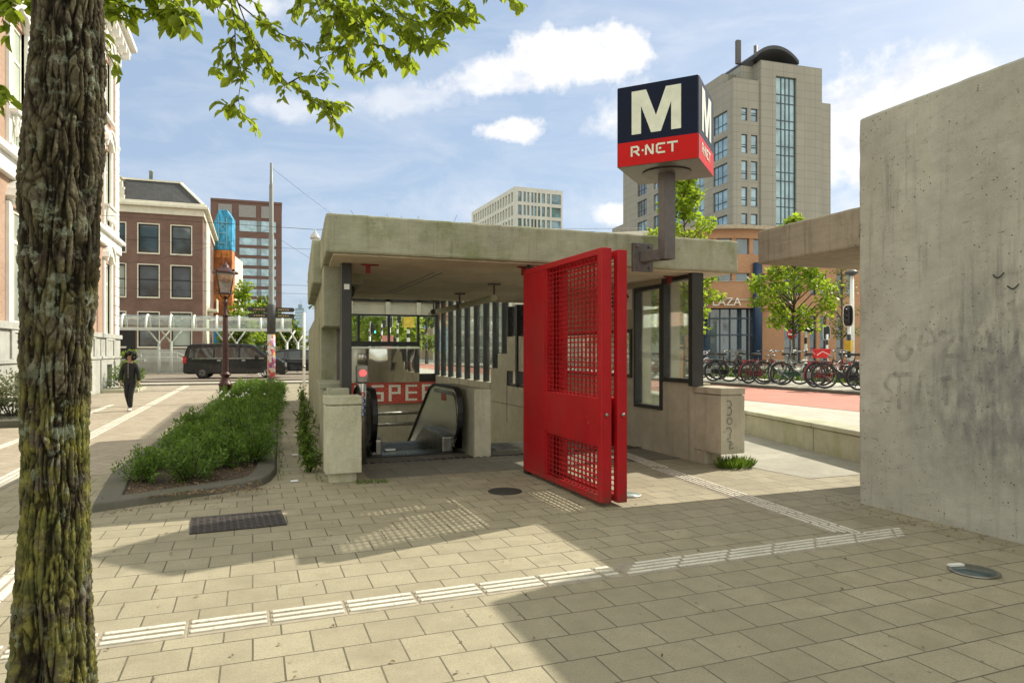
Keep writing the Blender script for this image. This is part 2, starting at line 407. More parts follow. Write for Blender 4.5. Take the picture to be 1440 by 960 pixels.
def paving(name, c1, c2, w_, h_, mortar=(.062, .054, .037), ms=.0056, rot=0, gum=1):
    m, k, b, o = new_mat(name); v = oc(k)
    wob = k.n('ShaderNodeTexNoise', ins={'Scale': 1.3, 'Detail': 2.0}); k.t.links.new(v, wob.inputs['Vector'])
    vv = k.vmath('ADD', v, k.vmath('SCALE', k.vmath('SUBTRACT', wob.outputs[1], (.5,.5,.5)).outputs[0]).outputs[0])
    vv.inputs[1].links[0].from_node.inputs[3].default_value = .010
    v2 = k.mapping(vv.outputs[0], rot=(0, 0, rot))
    t = k.n('ShaderNodeTexBrick', offset=.5, ins={'Color1': (*c1, 1), 'Color2': (*c2, 1), 'Mortar': (*mortar, 1), 'Scale': 1.0, 'Mortar Size': ms, 'Mortar Smooth': .25, 'Bias': -.1, 'Brick Width': w_, 'Row Height': h_})
    k.t.links.new(v2, t.inputs['Vector'])
    big = k.noise(v, .45, 6, .6); med = k.noise(v, 4.5, 6, .65); fine = k.noise(v, 120, 3, .6)
    c = k.mix(k.ramp(big, [(.36, .38), (.6, 0)]), t.outputs[0], tuple(x*.66 for x in c1))
    c = k.mix(k.ramp(med, [(.34, .3), (.52, 0)]), c, tuple(x*.6 for x in c1))
    c = k.mix(k.ramp(med, [(.58, 0), (.75, .35)]), c, tuple(min(1, x*1.35) for x in c2))
    c = k.mix(k.ramp(fine, [(.3, .6), (.55, 0)]), c, tuple(x*.5 for x in c1))
    grit = k.noise(v, 55, 5, .8)
    c = k.mix(k.ramp(grit, [(.34, .55), (.5, 0), (.62, 0), (.78, .3)]), c, tuple(x*.55 for x in c1))
    c = k.mix(k.ramp(k.noise(k.mapping(v, loc=(9,3,0)), 1.6, 7, .7), [(.5, 0), (.64, .4)]), c, tuple(x*q for x, q in zip(c1, (.62,.60,.58))))
    if gum:
        pv = k.n('ShaderNodeTexVoronoi', ins={'Scale': 4.2}); k.t.links.new(v, pv.inputs['Vector'])
        sp = k.math('MULTIPLY', k.ramp(pv.outputs['Distance'], [(.045, 1), (.06, 0)]), k.math('GREATER_THAN', k.n('ShaderNodeSeparateXYZ', ins={0: pv.outputs['Color']}).outputs[0], .2))
        c = k.mix(k.math('MULTIPLY', sp, .55), c, tuple(x*.3 for x in c1))
    k.t.links.new(c, b.inputs['Base Color']); b.inputs['Roughness'].default_value = .82; b.inputs['Specular IOR Level'].default_value = .3
    h = k.math('ADD', k.math('MULTIPLY', t.outputs[1], -1.0), k.math('ADD', k.math('MULTIPLY', med, .25), k.math('MULTIPLY', fine, .12)))
    bump(k, b, h, .6, .006); return m
M['paving'] = paving('paving_slabs', (.335, .297, .205), (.405, .36, .252), .315, .30)
M['paving_up'] = paving('pale_paving', (.50, .47, .39), (.56, .53, .45), .3, .3, (.25,.23,.19))
M['bikepath'] = plain('red_asphalt', (.40, .17, .125), .9, 0, .18, 1.5, .3)
M['asphalt'] = plain('asphalt', (.11, .10, .09), .9, 0, .2, 2, .3)
M['brickroad'] = bricks('brick_road', (.24, .19, .14), (.31, .25, .19), (.12, .1, .08), .2, .1, .01, 'xy')
def worn_white():
    m, k, b, o = new_mat('tactile_white'); v = oc(k)
    c = k.ramp(k.noise(v, 5, 5), [(.3, (.54,.51,.42)), (.7, (.66,.63,.54))])
    c = k.mix(k.ramp(k.noise(v, 34, 5, .75), [(.57, 0), (.63, .8)]), c, (.27,.24,.18))
    c = k.mix(k.ramp(k.noise(v, 1.7, 4), [(.5, 0), (.7, .4)]), c, (.33,.30,.24))
    k.t.links.new(c, b.inputs['Base Color']); b.inputs['Roughness'].default_value = .8; bump(k, b, k.noise(v, 30, 4), .4, .004); return m
M['ridge'] = worn_white()
M['tactile_slab'] = plain('tactile_slab', (.30, .26, .2), .85, 0, .2, 9, .3)

# ------------------------------------------------------------------ the setting: ground, pavements, roads
def poly_sheet(name, pts, z, mat, thick=0):
    mb = MB()
    if thick: mb.prism(pts, 'z', z-thick, z)
    else: mb.add([(x, y, z) for x, y in pts], [tuple(range(len(pts)))])
    return tag(mb.build(name, mat), kind='structure')
def rects(name, rs, z, mat):
    mb = MB()
    for x0, x1, y0, y1 in rs: mb.quad((x0,y0,z),(x1,y0,z),(x1,y1,z),(x0,y1,z))
    return tag(mb.build(name, mat), kind='structure')
B = 1600
HX0, HX1, HY0, HY1 = 1.42, 6.2, 11.5, 24.2          # stairwell opening
rects('ground', [(-B, B, -B, HY0), (-B, HX0, HY0, 15.5), (-B, 2.1, 15.5, HY1), (HX1, B, HY0, HY1), (-B, B, HY1, B)], 0, M['paving'])
def par_x(y): return 8.4+.245*(y-7.67)               # the low wall's line
UP = .45
poly_sheet('upper_pavement', [(par_x(0)+.05, 0), (par_x(26)+.05, 26), (5.0, 27.5), (11.5, 140), (70, 1500), (1500, 1500), (1500, -80), (par_x(0)+.05, -80)], UP, M['paving_up'], .45)
poly_sheet('bike_path', [(11.3, -40), (15.45, -40), (15.45, 90), (11.3, 90)], UP+.006, M['bikepath'])
poly_sheet('bike_parking_pavement', [(15.6, -20), (19.2, -20), (19.2, 60), (15.6, 60)], UP+.10, M['paving_up'], .12)
poly_sheet('bike_path_kerb', [(15.45, -20), (15.6, -20), (15.6, 60), (15.45, 60)], UP+.09, M['kerb'], .12)
poly_sheet('street_asphalt', [(23.5, -40), (33, -40), (33, 140), (23.5, 140)], UP+.008, M['asphalt'])
poly_sheet('tram_street', [(-45, 38.5), (3.2, 38.5), (6.8, 66.5), (-45, 66.5)], .15, M['brickroad'], .15)
poly_sheet('tram_platform_kerb', [(-45, 36.6), (2.8, 36.6), (2.9, 38.4), (-45, 38.4)], .09, M['paving_up'], .09)
for i, yy in enumerate((40.2, 41.7)):
    mb = MB(); mb.box(-45, 3.0, yy, yy+.07, .15, .158); tag(mb.build('tram_rail', M['steel_dull']), kind='structure')
mb = MB()                                             # far pale paving of the lane by the mansion
poly_sheet('lane_paving', [(-5.5, 10.5), (-1.75, 10.5), (-1.3, 36.5), (-5.5, 36.5)], .004, paving('lane_paving', (.40,.34,.255), (.48,.42,.33), .2, .2, (.2,.17,.13), .006, R(45), 0))

# tactile guide strips (raised white ridges)
def strip_mesh(name, p0, p1, n_rows, panel=.46, gap=.035, row=.075, rw=.036, stagger=0.0, slab=True, jit=.004, z=0):
    mb = MB(); p0 = Vector((*p0, 0)); p1 = Vector((*p1, 0)); d = (p1-p0); L = d.length; d.normalize(); n = Vector((-d.y, d.x, 0))
    r2 = random.Random(3); x = 0
    while x < L:
        e = min(x+panel, L); off = r2.uniform(-jit, jit)
        if slab: mb.obox(p0+d*((x+e)/2)+n*off+Vector((0,0,z+.001)), d*((e-x)/2-.004), n*(n_rows*row/2+.02), (0,0,.003), 1)
        for i in range(n_rows):
            o = (i-(n_rows-1)/2)*row
            s_ = stagger*i
            mb.obox(p0+d*((x+e)/2+s_)+n*(o+off)+Vector((0,0,z+.008)), d*((e-x)/2-gap/2), n*(rw/2), (0,0,.006), 0)
        x += panel
    return tag(mb.build(name, [M['ridge'], M['tactile_slab']], bevel=.004, seg=1), kind='structure')
strip_mesh('tactile_strip', (-2.2, 4.46), (2.55, 4.52), 3)
strip_mesh('tactile_strip', (2.58, 4.52), (5.46, 4.56), 4, stagger=.06, row=.062, rw=.03)
strip_mesh('tactile_strip', (5.36, 8.3), (5.06, 4.75), 4, stagger=.05, row=.062, rw=.03)
strip_mesh('tactile_strip', (5.75, 11.2), (5.42, 8.4), 4, stagger=.05, row=.062, rw=.03)
strip_mesh('tactile_strip', (-2.95, 6.0), (-2.95, 36), 3, panel=1.2, gap=.04, row=.09, rw=.05, z=.003)
strip_mesh('tactile_strip', (-4.05, 8.0), (-4.05, 24), 2, panel=1.2, gap=.02, row=.09, rw=.06, z=.003)
strip_mesh('tactile_strip', (-1.62, 3.0), (-1.62, 6.5), 2, panel=.6, gap=.02, row=.09, rw=.06)

# ------------------------------------------------------------------ metro entrance
SH = thing('metro_entrance', 'grey concrete metro entrance shelter with flat roof over an escalator and stairs', 'metro entrance', (3.5, 8.43, 0))
def skew(x, y, z):                                    # the left side runs slightly out of square
    return (x+.06*(y-8.8)*max(0, min(1, (3.5-x)/2.6)), y, z)
def sh(mb, name, mat, parent=SH, bevel=.012, sk=False, **k):
    if sk: mb.warp(skew)
    return mb.build(name, mat, parent, world=True, bevel=bevel, **k)
RZ0, RZ1 = 2.82, 3.315
# roof: a cornice ring and the soffit, so fascia and ceiling keep their own concrete
mb = MB(); mb.box(.84, 6.87, 8.43, 15.4, RZ0+.02, RZ1); sh(mb, 'roof_slab', M['conc'], sk=True, bevel=.03)
mb = MB(); mb.box(.93, 6.78, 8.5, 15.34, RZ0, RZ0+.03); sh(mb, 'ceiling', M['conc_ceil'], sk=True, bevel=.006)
mb = MB(); mb.box(.72, 1.5, 10.5, 15.38, 2.66, RZ1+.005); sh(mb, 'roof_edge_block', M['conc'], sk=True, bevel=.03)
mb = MB()
for x in (2.5, 2.62): mb.box(x, x+.03, 9.9, 13.7, RZ0-.004, RZ0+.004)
sh(mb, 'ceiling_slot', M['black'], bevel=0)
mb = MB()
r2 = random.Random(11)
for i in range(26):
    x = r2.uniform(.9, 6.7); h = r2.uniform(.03, .13)
    if r2.random() < .55: x = r2.choice([1.2, 1.7, 2.0, 5.6])+r2.uniform(-.12, .12)
    y = 8.5+r2.uniform(0, .5)
    mb.bar((x, y, RZ1), (x+r2.uniform(-.06,.06), y, RZ1+h), .004, .004)
sh(mb, 'dry_weed', plain('dry_weed', (.16,.14,.07), .8), bevel=0)
# left wall: front pillar, niche window, low wall running back
mb = MB()
mb.gridwall('x', .86, 1.18, 9.3, 24.2, 0, 2.84, [(9.3, 9.72, 1.12, 2.84), (9.72, 10.9, 1.2, 2.0), (9.3, 9.6, 1.1, 2.9), (11.5, 11.9, 1.1, 2.2), (15.4, 24.2, 2.35, 2.84)])
sh(mb, 'left_wall', M['conc'], sk=True, weld=True, bevel=.012)
mb = MB(); mb.box(.88, 1.16, 9.02, 9.32, 0, 1.17); sh(mb, 'left_wall_end', M['conc'], sk=True)
mb = MB(); mb.box(.80, 1.2, 9.65, 10.95, 1.14, 1.216); sh(mb, 'niche_sill', M['conc'], sk=True)
mb = MB(); mb.box(.85, 1.29, 8.74, 9.06, .12, .97); mb.box(.845, 1.295, 8.735, 9.065, .985, 1.09); mb.box(.87, 1.27, 8.76, 9.04, .97, .99); mb.box(.9, 1.24, 8.82, 9.0, -.02, .12)
sh(mb, 'end_block', M['conc_pale'], bevel=.012)
# stairwell walls
mb = MB(); mb.box(1.18, 1.42, 9.6, 24.2, -6.5, -.03); mb.box(2.0, 6.5, 24.2, 24.5, -6.5, .55); mb.box(1.42, 6.2, 11.3, 24.2, -6.6, -6.4)
sh(mb, 'stairwell_wall', M['conc_in'], bevel=0)
# right wall with its windows, stepped parapet behind the gate
holes = [(7.9, 8.62, -7, 3), (8.62, 9.42, 1.17, 2.9), (9.48, 10.28, .70, 2.74), (10.42, 14.6, 1.19, 2.04), (15.4, 15.72, .76, 2.9), (15.72, 16.64, .76, 1.15), (15.4, 16.68, 2.03, 2.9),
         (16.68, 17.39, 1.59, 3), (17.39, 17.98, 1.19, 3), (17.98, 24.2, .79, 3)]
mb = MB(); mb.gridwall('x', 6.2, 6.5, 8.62, 24.2, -6.5, 2.84, holes); sh(mb, 'right_wall', M['conc_in'], weld=True, bevel=.01)
mb = MB(); mb.box(6.2, 6.61, 7.98, 8.64, .19, 1.02); mb.box(6.195, 6.615, 7.975, 8.645, 1.035, 1.13); mb.box(6.22, 6.59, 8.0, 8.62, 1.02, 1.04); mb.box(6.21, 6.5, 8.36, 8.62, -.02, .19)
sh(mb, 'end_block', M['conc_in'], bevel=.008)
mb = MB()
for y in [18.0+i*1.02 for i in range(7)]: mb.box(6.194, 6.199, y, y+.012, .3, .79)
mb.box(6.194, 6.199, 14.6, 18.0, .28, .29); mb.box(6.194, 6.199, 16.68, 16.69, -.2, .75)
sh(mb, 'panel_joint', M['black'], bevel=0)
# glazing of the right side
def frame_yz(x0, x1, y0, y1, z0, z1, t=.05):
    mb = MB(); mb.box(x0, x1, y0, y1, z0, z0+t); mb.box(x0, x1, y0, y1, z1-t, z1); mb.box(x0, x1, y0, y0+t, z0+t, z1-t); mb.box(x0, x1, y1-t, y1, z0+t, z1-t); return mb
for (y0, y1, z0, z1) in ((8.62, 9.42, 1.17, 2.82), (9.48, 10.28, .70, 2.74), (10.42, 14.6, 1.19, 2.04)):
    f = sh(frame_yz(6.17, 6.30, y0-.03, y1+.03, z0, z1, .065), 'window', M['steel_dark'], bevel=.004)
    mb = MB(); mb.box(6.235, 6.243, y0+.03, y1-.03, z0+.06, z1-.06)
    sh(mb, 'pane', M['glass'], parent=f, bevel=0)
mb = MB(); mb.box(6.10, 6.30, 8.52, 8.62, 1.13, 2.82); sh(mb, 'post', M['steel_dark'], bevel=.004)
mull = [17.0, 17.75, 18.55, 19.45, 20.4, 21.35, 22.3, 23.25, 24.1]
mb = MB()
for y in mull: mb.box(6.18, 6.34, y-.045, y+.045, .79 if y > 17.9 else (1.19 if y > 17.4 else 1.59), 3.5)
mb.box(6.18, 6.34, 15.4, 24.2, 3.42, 3.5)
right_gl = sh(mb, 'side_glazing', M['steel_dark'], bevel=0)
mb = MB(); mb.box(6.255, 6.263, 16.7, 24.1, .8, 3.42); sh(mb, 'pane', M['glass'], parent=right_gl, bevel=0)
mb = MB(); mb.box(6.2, 6.34, 15.42, 15.5, .76, 2.82); mb.box(6.16, 6.34, 15.86, 15.98, .76, 2.82); mb.box(6.2, 6.34, 16.62, 16.7, .76, 1.15); mb.box(6.2, 6.34, 15.5, 16.66, .76, .82)
mb.box(6.2, 6.34, 16.60, 16.68, 2.03, 2.82)
sh(mb, 'post', M['steel_dark'], bevel=0)
mb = MB()
for i in range(13): z = 2.07+i*.058; mb.obox((6.28, 16.05, z), (.05, 0, -.02), (0, .64, 0), (.002, 0, .006))
sh(mb, 'louvre', M['steel_dark'], bevel=0)
# rear glazing, pale brise-soleil above, polished panel below
mb = MB(); mb.gridwall('y', 24.15, 24.27, 2.12, 6.3, .55, 3.5, [(5.62, 6.2, .85, 2.9), (2.2, 3.42, 2.0, 2.9), (3.50, 4.48, 2.0, 2.9), (4.56, 5.54, 2.0, 2.9), (2.1, 5.58, .5, 1.83), (2.1, 6.2, 2.96, 3.6)])
rear = sh(mb, 'rear_glazing', M['steel_dark'], weld=True, bevel=0)
mb = MB(); mb.box(2.14, 6.2, 24.21, 24.216, .85, 2.95); sh(mb, 'pane', M['glass'], parent=rear, bevel=0)
mb = MB()
for i in range(7): mb.box(2.12, 6.3, 24.2, 24.26, 2.95+i*.085, 3.03+i*.085)
for x in (2.3, 3.1, 4.4, 5.5, 6.1): mb.box(x, x+.16, 24.1, 24.19, 2.96, 3.5)
sh(mb, 'louvre', M['cream'], bevel=.004)
def mirror_mat():
    m, k, b, o = new_mat('polished_panel'); v = oc(k)
    b.inputs['Metallic'].default_value = 1; b.inputs['Roughness'].default_value = .04; b.inputs['Base Color'].default_value = (.72,.70,.64,1)
    bump(k, b, k.noise(k.mapping(v, (1,1,.5)), 1.0, 1), .12, .2); return m
mb = MB(); mb.box(2.12, 5.58, 24.02, 24.06, .56, 1.74); sh(mb, 'polished_panel', mirror_mat(), bevel=0)
mb = MB(); mb.box(2.12, 5.6, 24.0, 24.1, 1.75, 1.81); sh(mb, 'panel_rail', M['white'], bevel=.01)
# glass roof of the rear bay
mb = MB()
for y in (15.45, 18.5, 21.4, 24.1): mb.box(2.0, 6.45, y, y+.1, 3.40, 3.56)
for x in (2.1, 3.8, 6.25): mb.box(x, x+.08, 15.55, 24.1, 3.44, 3.53)
gr = sh(mb, 'glass_roof', M['steel_dark'], bevel=0)
mb = MB(); mb.box(2.05, 6.4, 15.5, 24.2, 3.565, 3.58); sh(mb, 'pane', M['glass'], parent=gr, bevel=0)
# brick mosaic with the station name
mb = MB(); mb.box(2.12, 6.19, 24.12, 24.2, -.19, .56); MO = sh(mb, 'mosaic_panel', bricks('mosaic_red', (.58,.022,.018), (.66,.04,.035), (.50,.30,.20), .19, .074, .007, 'xz', rough=.35, stain=.0), bevel=0)
G5 = {'W': ['10001','10001','10001','10101','10101','11011','10001'], 'E': ['1111','1000','1000','1111','1000','1000','1111'], 'S': ['1111','1000','1000','1111','0001','0001','1111'],
      'P': ['1111','1001','1001','1111','1000','1000','1000'], 'R': ['1111','1001','1001','1111','1010','1010','1001']}
x = 2.36 - .62
LT = plain('mosaic_white', (.86,.83,.74), .4, 0, .08, 20)
for ch in 'WEESPER':
    gl = G5[ch]; mb = MB()
    for r_, row in enumerate(gl):
        for c_, bit in enumerate(row):
            if bit == '1': mb.box(x+c_*.1075+.003, x+c_*.1075+.1045, 24.112, 24.125, .47-r_*.083-.079, .47-r_*.083-.002)
    x += len(gl[0])*.1075+.17
    mb.warp(lambda x, y, z: (x+.25, y, z)); sh(mb, 'letter_tile', LT, parent=MO, bevel=0)
mb = MB(); 
for z in (-.48, -.86): mb.tube([(1.45, 23.5, z), (6.15, 23.5, z)], .06, 12)
sh(mb, 'barrier_rail', M['steel_dull'], bevel=0)
# floor of the entrance: slabs, drain, stair
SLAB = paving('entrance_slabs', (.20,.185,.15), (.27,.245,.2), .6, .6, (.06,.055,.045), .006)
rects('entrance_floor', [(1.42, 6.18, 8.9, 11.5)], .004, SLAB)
mb = MB(); mb.box(1.5, 3.36, 10.62, 10.76, .006, .02)
for i in range(44): mb.box(1.52+i*.108, 1.58+i*.108, 10.1, 10.22, .010, .016)
tag(mb.build('drain_grate', M['steel_dark'], origin=(3.4, 10.2, 0)), 'narrow dark drain grate running across the metro entrance floor', 'drain')
mb = MB()
for i in range(15): mb.box(3.75, 6.1, 10.62+i*.055, 10.645+i*.055, .012, .03)
mb.box(3.7, 6.15, 10.58, 11.46, .006, .012)
tag(mb.build('floor_grating', M['steel_dull'], origin=(4.9, 11, 0)), 'steel foot grating before the stairs behind the red gate', 'grating')
mb = MB()
for i in range(34):
    y = 11.5+i*.3; z = -.17*(i+1); mb.box(3.5, 6.19, y, y+.3, z-.5, z)
    mb.box(3.5, 6.19, y, y+.05, z+.001, z+.006, 1)
sh(mb, 'stair_flight', [M['conc_in'], M['steel_dark']], bevel=0)
mb = MB(); mb.prism([(10.12, -.5), (12.6, -.5), (16, -3), (20, -6), (20, -4.2), (12.6, .86), (12.2, 1.06), (10.12, 1.06)], 'x', 3.22, 3.5); sh(mb, 'balustrade_wall', M['conc_in'], bevel=.025)
# steel column left, sliding side glass
mb = MB(); mb.box(1.10, 1.23, 9.22, 9.40, 1.08, 2.82); sh(mb, 'post', M['steel_dark'], bevel=.006)
mb = MB()
for y in (9.55, 10.1, 10.6): mb.box(1.19, 1.24, y, y+.05, 1.15, 2.8)
mb.box(1.19, 1.24, 9.4, 10.65, 1.12, 1.17); mb.box(1.19, 1.24, 9.4, 10.65, 2.74, 2.82)
f = sh(mb, 'side_window', M['grey_paint'], bevel=.004)
mb = MB(); mb.box(1.21, 1.217, 9.4, 10.6, 1.17, 2.74); sh(mb, 'pane', M['glass'], parent=f, bevel=0)
mb = MB(); mb.box(1.13, 1.20, 9.212, 9.219, 2.47, 2.54); sh(mb, 'sticker', M['white'], bevel=0)
# red hinge brackets on the ceiling
HRED = plain('bracket_red', (.20,.015,.013), .6, 0, .3, 12)
for x, y in ((1.45, 9.25), (3.50, 8.75), (6.05, 9.05)):
    mb = MB(); mb.box(x-.09, x+.14, y-.03, y+.03, 2.80, 2.82); mb.box(x-.03, x+.03, y-.03, y+.03, 2.70, 2.80)
    sh(mb, 'hinge_bracket', HRED, bevel=.005)
mb = MB(); mb.tube([(1.42, 10.9, 2.82), (1.42, 10.9, 2.66)], .05); mb.ball((1.42, 10.9, 2.6), (.09, .13, .12))
sh(mb, 'security_camera', M['black'], bevel=0)
# sign plate on the inner right wall
mb = MB(); mb.box(6.165, 6.195, 10.40, 11.6, 2.38, 2.74); sp = sh(mb, 'sign_plate', M['white'], bevel=.004)
mb = MB(); mb.box(6.158, 6.166, 10.72, 11.58, 2.40, 2.72); sh(mb, 'sign_field', plain('sign_blue', (.012,.02,.05), .4), parent=sp, bevel=0)
mb = MB()
for i in range(4):
    z = 2.66-i*.075
    for j in range(3): mb.box(6.152, 6.157, 10.78+j*.12, 10.86+j*.12, z-.016, z+.016)
mb.box(6.152, 6.157, 11.2, 11.3, 2.45, 2.67)
sh(mb, 'sign_marking', M['white'], parent=sp, bevel=0)
mb = MB(); mb.tube([(6.16, 10.52, 2.52), (6.16, 10.52, 2.6), (6.16, 10.62, 2.63)], .012, 6); mb.prism([(10.44, 2.59), (10.6, 2.59), (10.52, 2.68)], 'x', 6.155, 6.163)
sh(mb, 'arrow', M['black'], parent=sp, bevel=0)
mb = MB(); mb.lathe([(.13, 0), (.13, .04), (.1, .06), (.04, .07)], n=18); mb.warp(lambda x, y, z: (6.195-z, 10.72+x, .72+y))
sh(mb, 'wall_fitting', M['steel_dull'], bevel=0)
# tag scribbles on the right end block
def ribbon(mb, pts, r, to3, closed=False, h=.002):
    P2 = [Vector((*p, 0)) for p in pts]
    L = []
    for i in range(len(P2)):
        d = (P2[min(i+1, len(P2)-1)]-P2[max(i-1, 0)]).normalized(); n = Vector((-d.y, d.x, 0)); L.append((P2[i]+n*r, P2[i]-n*r))
    for i in range(len(L)-1):
        mb.quad(to3(*L[i][0].xy, h), to3(*L[i][1].xy, h), to3(*L[i+1][1].xy, h), to3(*L[i+1][0].xy, h))
def arc(cx, cy, r, a0, a1, n=10, ry=None):
    ry = ry or r
    return [(cx+r*math.cos(R(a0+(a1-a0)*i/n)), cy+ry*math.sin(R(a0+(a1-a0)*i/n))) for i in range(n+1)]
INK = plain('marker_ink', (.03,.03,.03), .6)
mb = MB(); T = lambda u, v, h: (6.32+u, 7.974-h, v)
for pts in (arc(0,.90,.05,130,-100)+arc(0,.80,.055,90,-120), arc(.02,.66,.045,0,360), arc(.0,.52,.05,150,-60)+[(.03,.42),(-.03,.40)], [(-.02,.38),(.06,.36),(.02,.30),(.08,.34)], [(.03,.37),(.02,.26),(.09,.28)]):
    ribbon(mb, pts, .004, T)
sh(mb, 'scribble', INK, bevel=0)

# tube lamp on hangers under the ceiling
tl = thing('tube_lamp', 'grey tube lamp hung on three short brackets under the metro shelter ceiling', 'ceiling lamp', (3.9, 13, 2.82))
mb = MB(); mb.tube([(3.86, 11.0, 2.56), (3.92, 13.4, 2.56), (3.98, 16.0, 2.56)], .058, 14); mb.build('lamp_tube', M['conc_pale'], tl, world=True)
for y in (11.1, 13.2, 15.3):
    mb = MB(); mb.tube([(3.89, y, 2.6), (3.89, y, 2.8)], .018, 8); mb.box(3.79, 3.99, y-.06, y+.06, 2.79, 2.818); mb.tube([(3.88, y-.05, 2.56), (3.88, y+.05, 2.56)], .064, 12)
    mb.build('hanger', M['grey_paint'], tl, world=True, bevel=.004)

# escalator
ES = thing('escalator', 'steel escalator with black handrails going down inside the metro entrance', 'escalator', (2.35, 11, 0))
def rail_path(n=10):
    p = [(10.62, .26)]
    p += [(10.62-.30*math.sin(R(a)), .66-.40*math.cos(R(a))) for a in range(10, 181, 17)]
    p += [(11.2, 1.06), (11.9, 1.06), (12.25, .98)]
    p += [(12.25+i*1.1, .98-i*.72) for i in range(1, 10)]
    return p
RP = rail_path()
for x, sgn in ((1.72, 1), (3.06, -1)):
    mb = MB()
    pts = [(y, z) for y, z in RP]
    outer = []; k_ = len(pts)
    for i, (y, z) in enumerate(pts):
        outer.append((y, z))
    vs = [(x+dx, y, z) for dx in (-.045, .045) for y, z in outer]
    wv = []
    for i, (y, z) in enumerate(outer):
        a, b = Vector(outer[max(i-1,0)]), Vector(outer[min(i+1,k_-1)]); d = (b-a).normalized(); n = Vector((-d.y, d.x))
        for dx, dn in ((-.045, -.02), (.045, -.02), (.045, .025), (-.045, .025)): wv.append((x+dx, y+n.x*dn, z+n.y*dn))
    fs = []
    for i in range(k_-1):
        for j in range(4): fs.append((i*4+j, i*4+(j+1) % 4, (i+1)*4+(j+1) % 4, (i+1)*4+j))
    mb.add(wv, fs); mb.build('handrail', M['rubber'], ES, world=True, bevel=.012)
    mb = MB()
    inner = [(y+.0, z-.02) for y, z in RP if z > -7]
    base = [(y, .12) if y < 12.3 else (y, .12-(y-12.3)*.655) for y, z in inner]
    for dx in (-.018, .018):
        fs = []; n_ = len(inner)
        vs = [(x+dx, *p) for p in inner]+[(x+dx, *p) for p in base]
        mb.add(vs, [(i, i+1, n_+i+1, n_+i) for i in range(n_-1)])
    mb.build('balustrade_panel', plain('panel_steel', (.50,.49,.43), .22, .75, .2, 2.2), ES, world=True)
    mb = MB(); mb.box(x-.005*sgn-.006, x-.005*sgn+.006, 11.4, 11.42, .2, 1.02)
    if sgn < 0: mb.box(x-.03, x-.02, 11.15, 11.4, .82, .96, 1)
    mb.build('panel_seam', [M['black'], plain('red_sticker', (.55,.12,.1), .5)], ES, world=True)
    mb = MB(); x0, x1 = (x, x+.19) if sgn > 0 else (x-.19, x)
    mb.prism([(10.75, 0), (10.75, .27), (10.95, .30), (12.1, .30), (12.6, .08), (20, -4.77), (20, -5.1), (12.5, -.15)], 'x', x0, x1)
    mb.build('skirt_deck', M['steel_dull'], ES, world=True, bevel=.035)
    mb = MB()
    for i, (y, z) in enumerate(RP[:20]): pass
    mb.tube([(x, y+(.1 if y < 10.7 else 0), z-.1) for y, z in RP[1:14]], .04, 8); mb.build('newel_band', M['steel_dull'], ES, world=True)
mb = MB(); mb.box(1.45, 3.2, 10.78, 12.0, .005, .018)
for i in range(20): mb.box(1.93, 2.86, 11.2+i*.04, 11.22+i*.04, .018, .024)
mb.build('landing_plate', plain('landing_steel', (.06,.06,.055), .3, .8, .4, 8), ES, world=True)
mb = MB()
for i in range(24):
    y = 12.0+max(0, i-1)*.38+(0 if i < 2 else 0); z = 0 if i == 0 else -.21*(i)+.1
    mb.box(1.92, 2.87, y, y+.39, z-.3, z)
    for j in range(18): mb.box(1.93+j*.052, 1.955+j*.052, y, y+.39, z, z+.012)
mb.build('step_band', M['steel_dull'], ES, world=True)
mb = MB(); mb.box(1.42, 1.62, 10.9, 22, -6.4, .3); mb.warp(lambda x, y, z: (x, y, z if y < 12 or z < -5 else z)); 
mb = MB(); mb.box(2.02, 2.2, 11.15, 11.27, .018, .05); mb.build('stop_switch', M['steel'], ES, world=True, bevel=.01)

# post with red signal light by the escalator
SP = thing('signal_post', 'round steel post with a red stop light and blue pictogram discs beside the escalator', 'signal post', (1.5, 10.14, 0))
mb = MB(); mb.lathe([(.066, 0), (.066, 1.18), (.06, 1.19)], n=20); mb.build('post', M['steel'], SP)
mb = MB(); mb.box(-.085, .085, -.085, .07, 1.19, 1.45); mb.build('signal_head', M['steel_dull'], SP, bevel=.02, seg=3)
mb = MB(); mb.lathe([(.07, 1.46), (.07, 1.60), (.065, 1.61)], n=20); mb.build('post_cap', M['steel'], SP)
m_, k_, b_, o_ = new_mat('red_signal'); em = k_.n('ShaderNodeEmission', ins={0: (1, .02, .02, 1), 1: 4.0}); m_.node_tree.links.new(em.outputs[0], o_.inputs[0])
mb = MB(); mb.lathe([(.045, 0), (.045, .008), (.03, .012)], n=20); mb.warp(lambda x, y, z: (x, -.086-z, 1.335+y)); mb.build('red_light', m_, SP)
for z, c in ((1.02, (.45,.05,.04)), (.93, (.02,.07,.3)), (.835, (.02,.07,.3)), (.74, (.02,.07,.3))):
    mb = MB(); mb.lathe([(.041, 0), (.041, .004)], n=16); mb.warp(lambda x, y, zz: (x, -.066-zz, z+y))
    mb.lathe([(.012, 0), (.012, .003)], c=(0,0,0), n=8, mi=1)
    n0 = len(mb.v)-16
    for i in range(n0, len(mb.v)): a = mb.v[i]; mb.v[i] = (a[0], -.071-a[2], z+.017+a[1])
    mb.box(-.012, .012, -.0745, -.071, z-.025, z+.006, 1)
    mb.build('pictogram_disc', [plain('disc', c, .4), M['white']], SP)

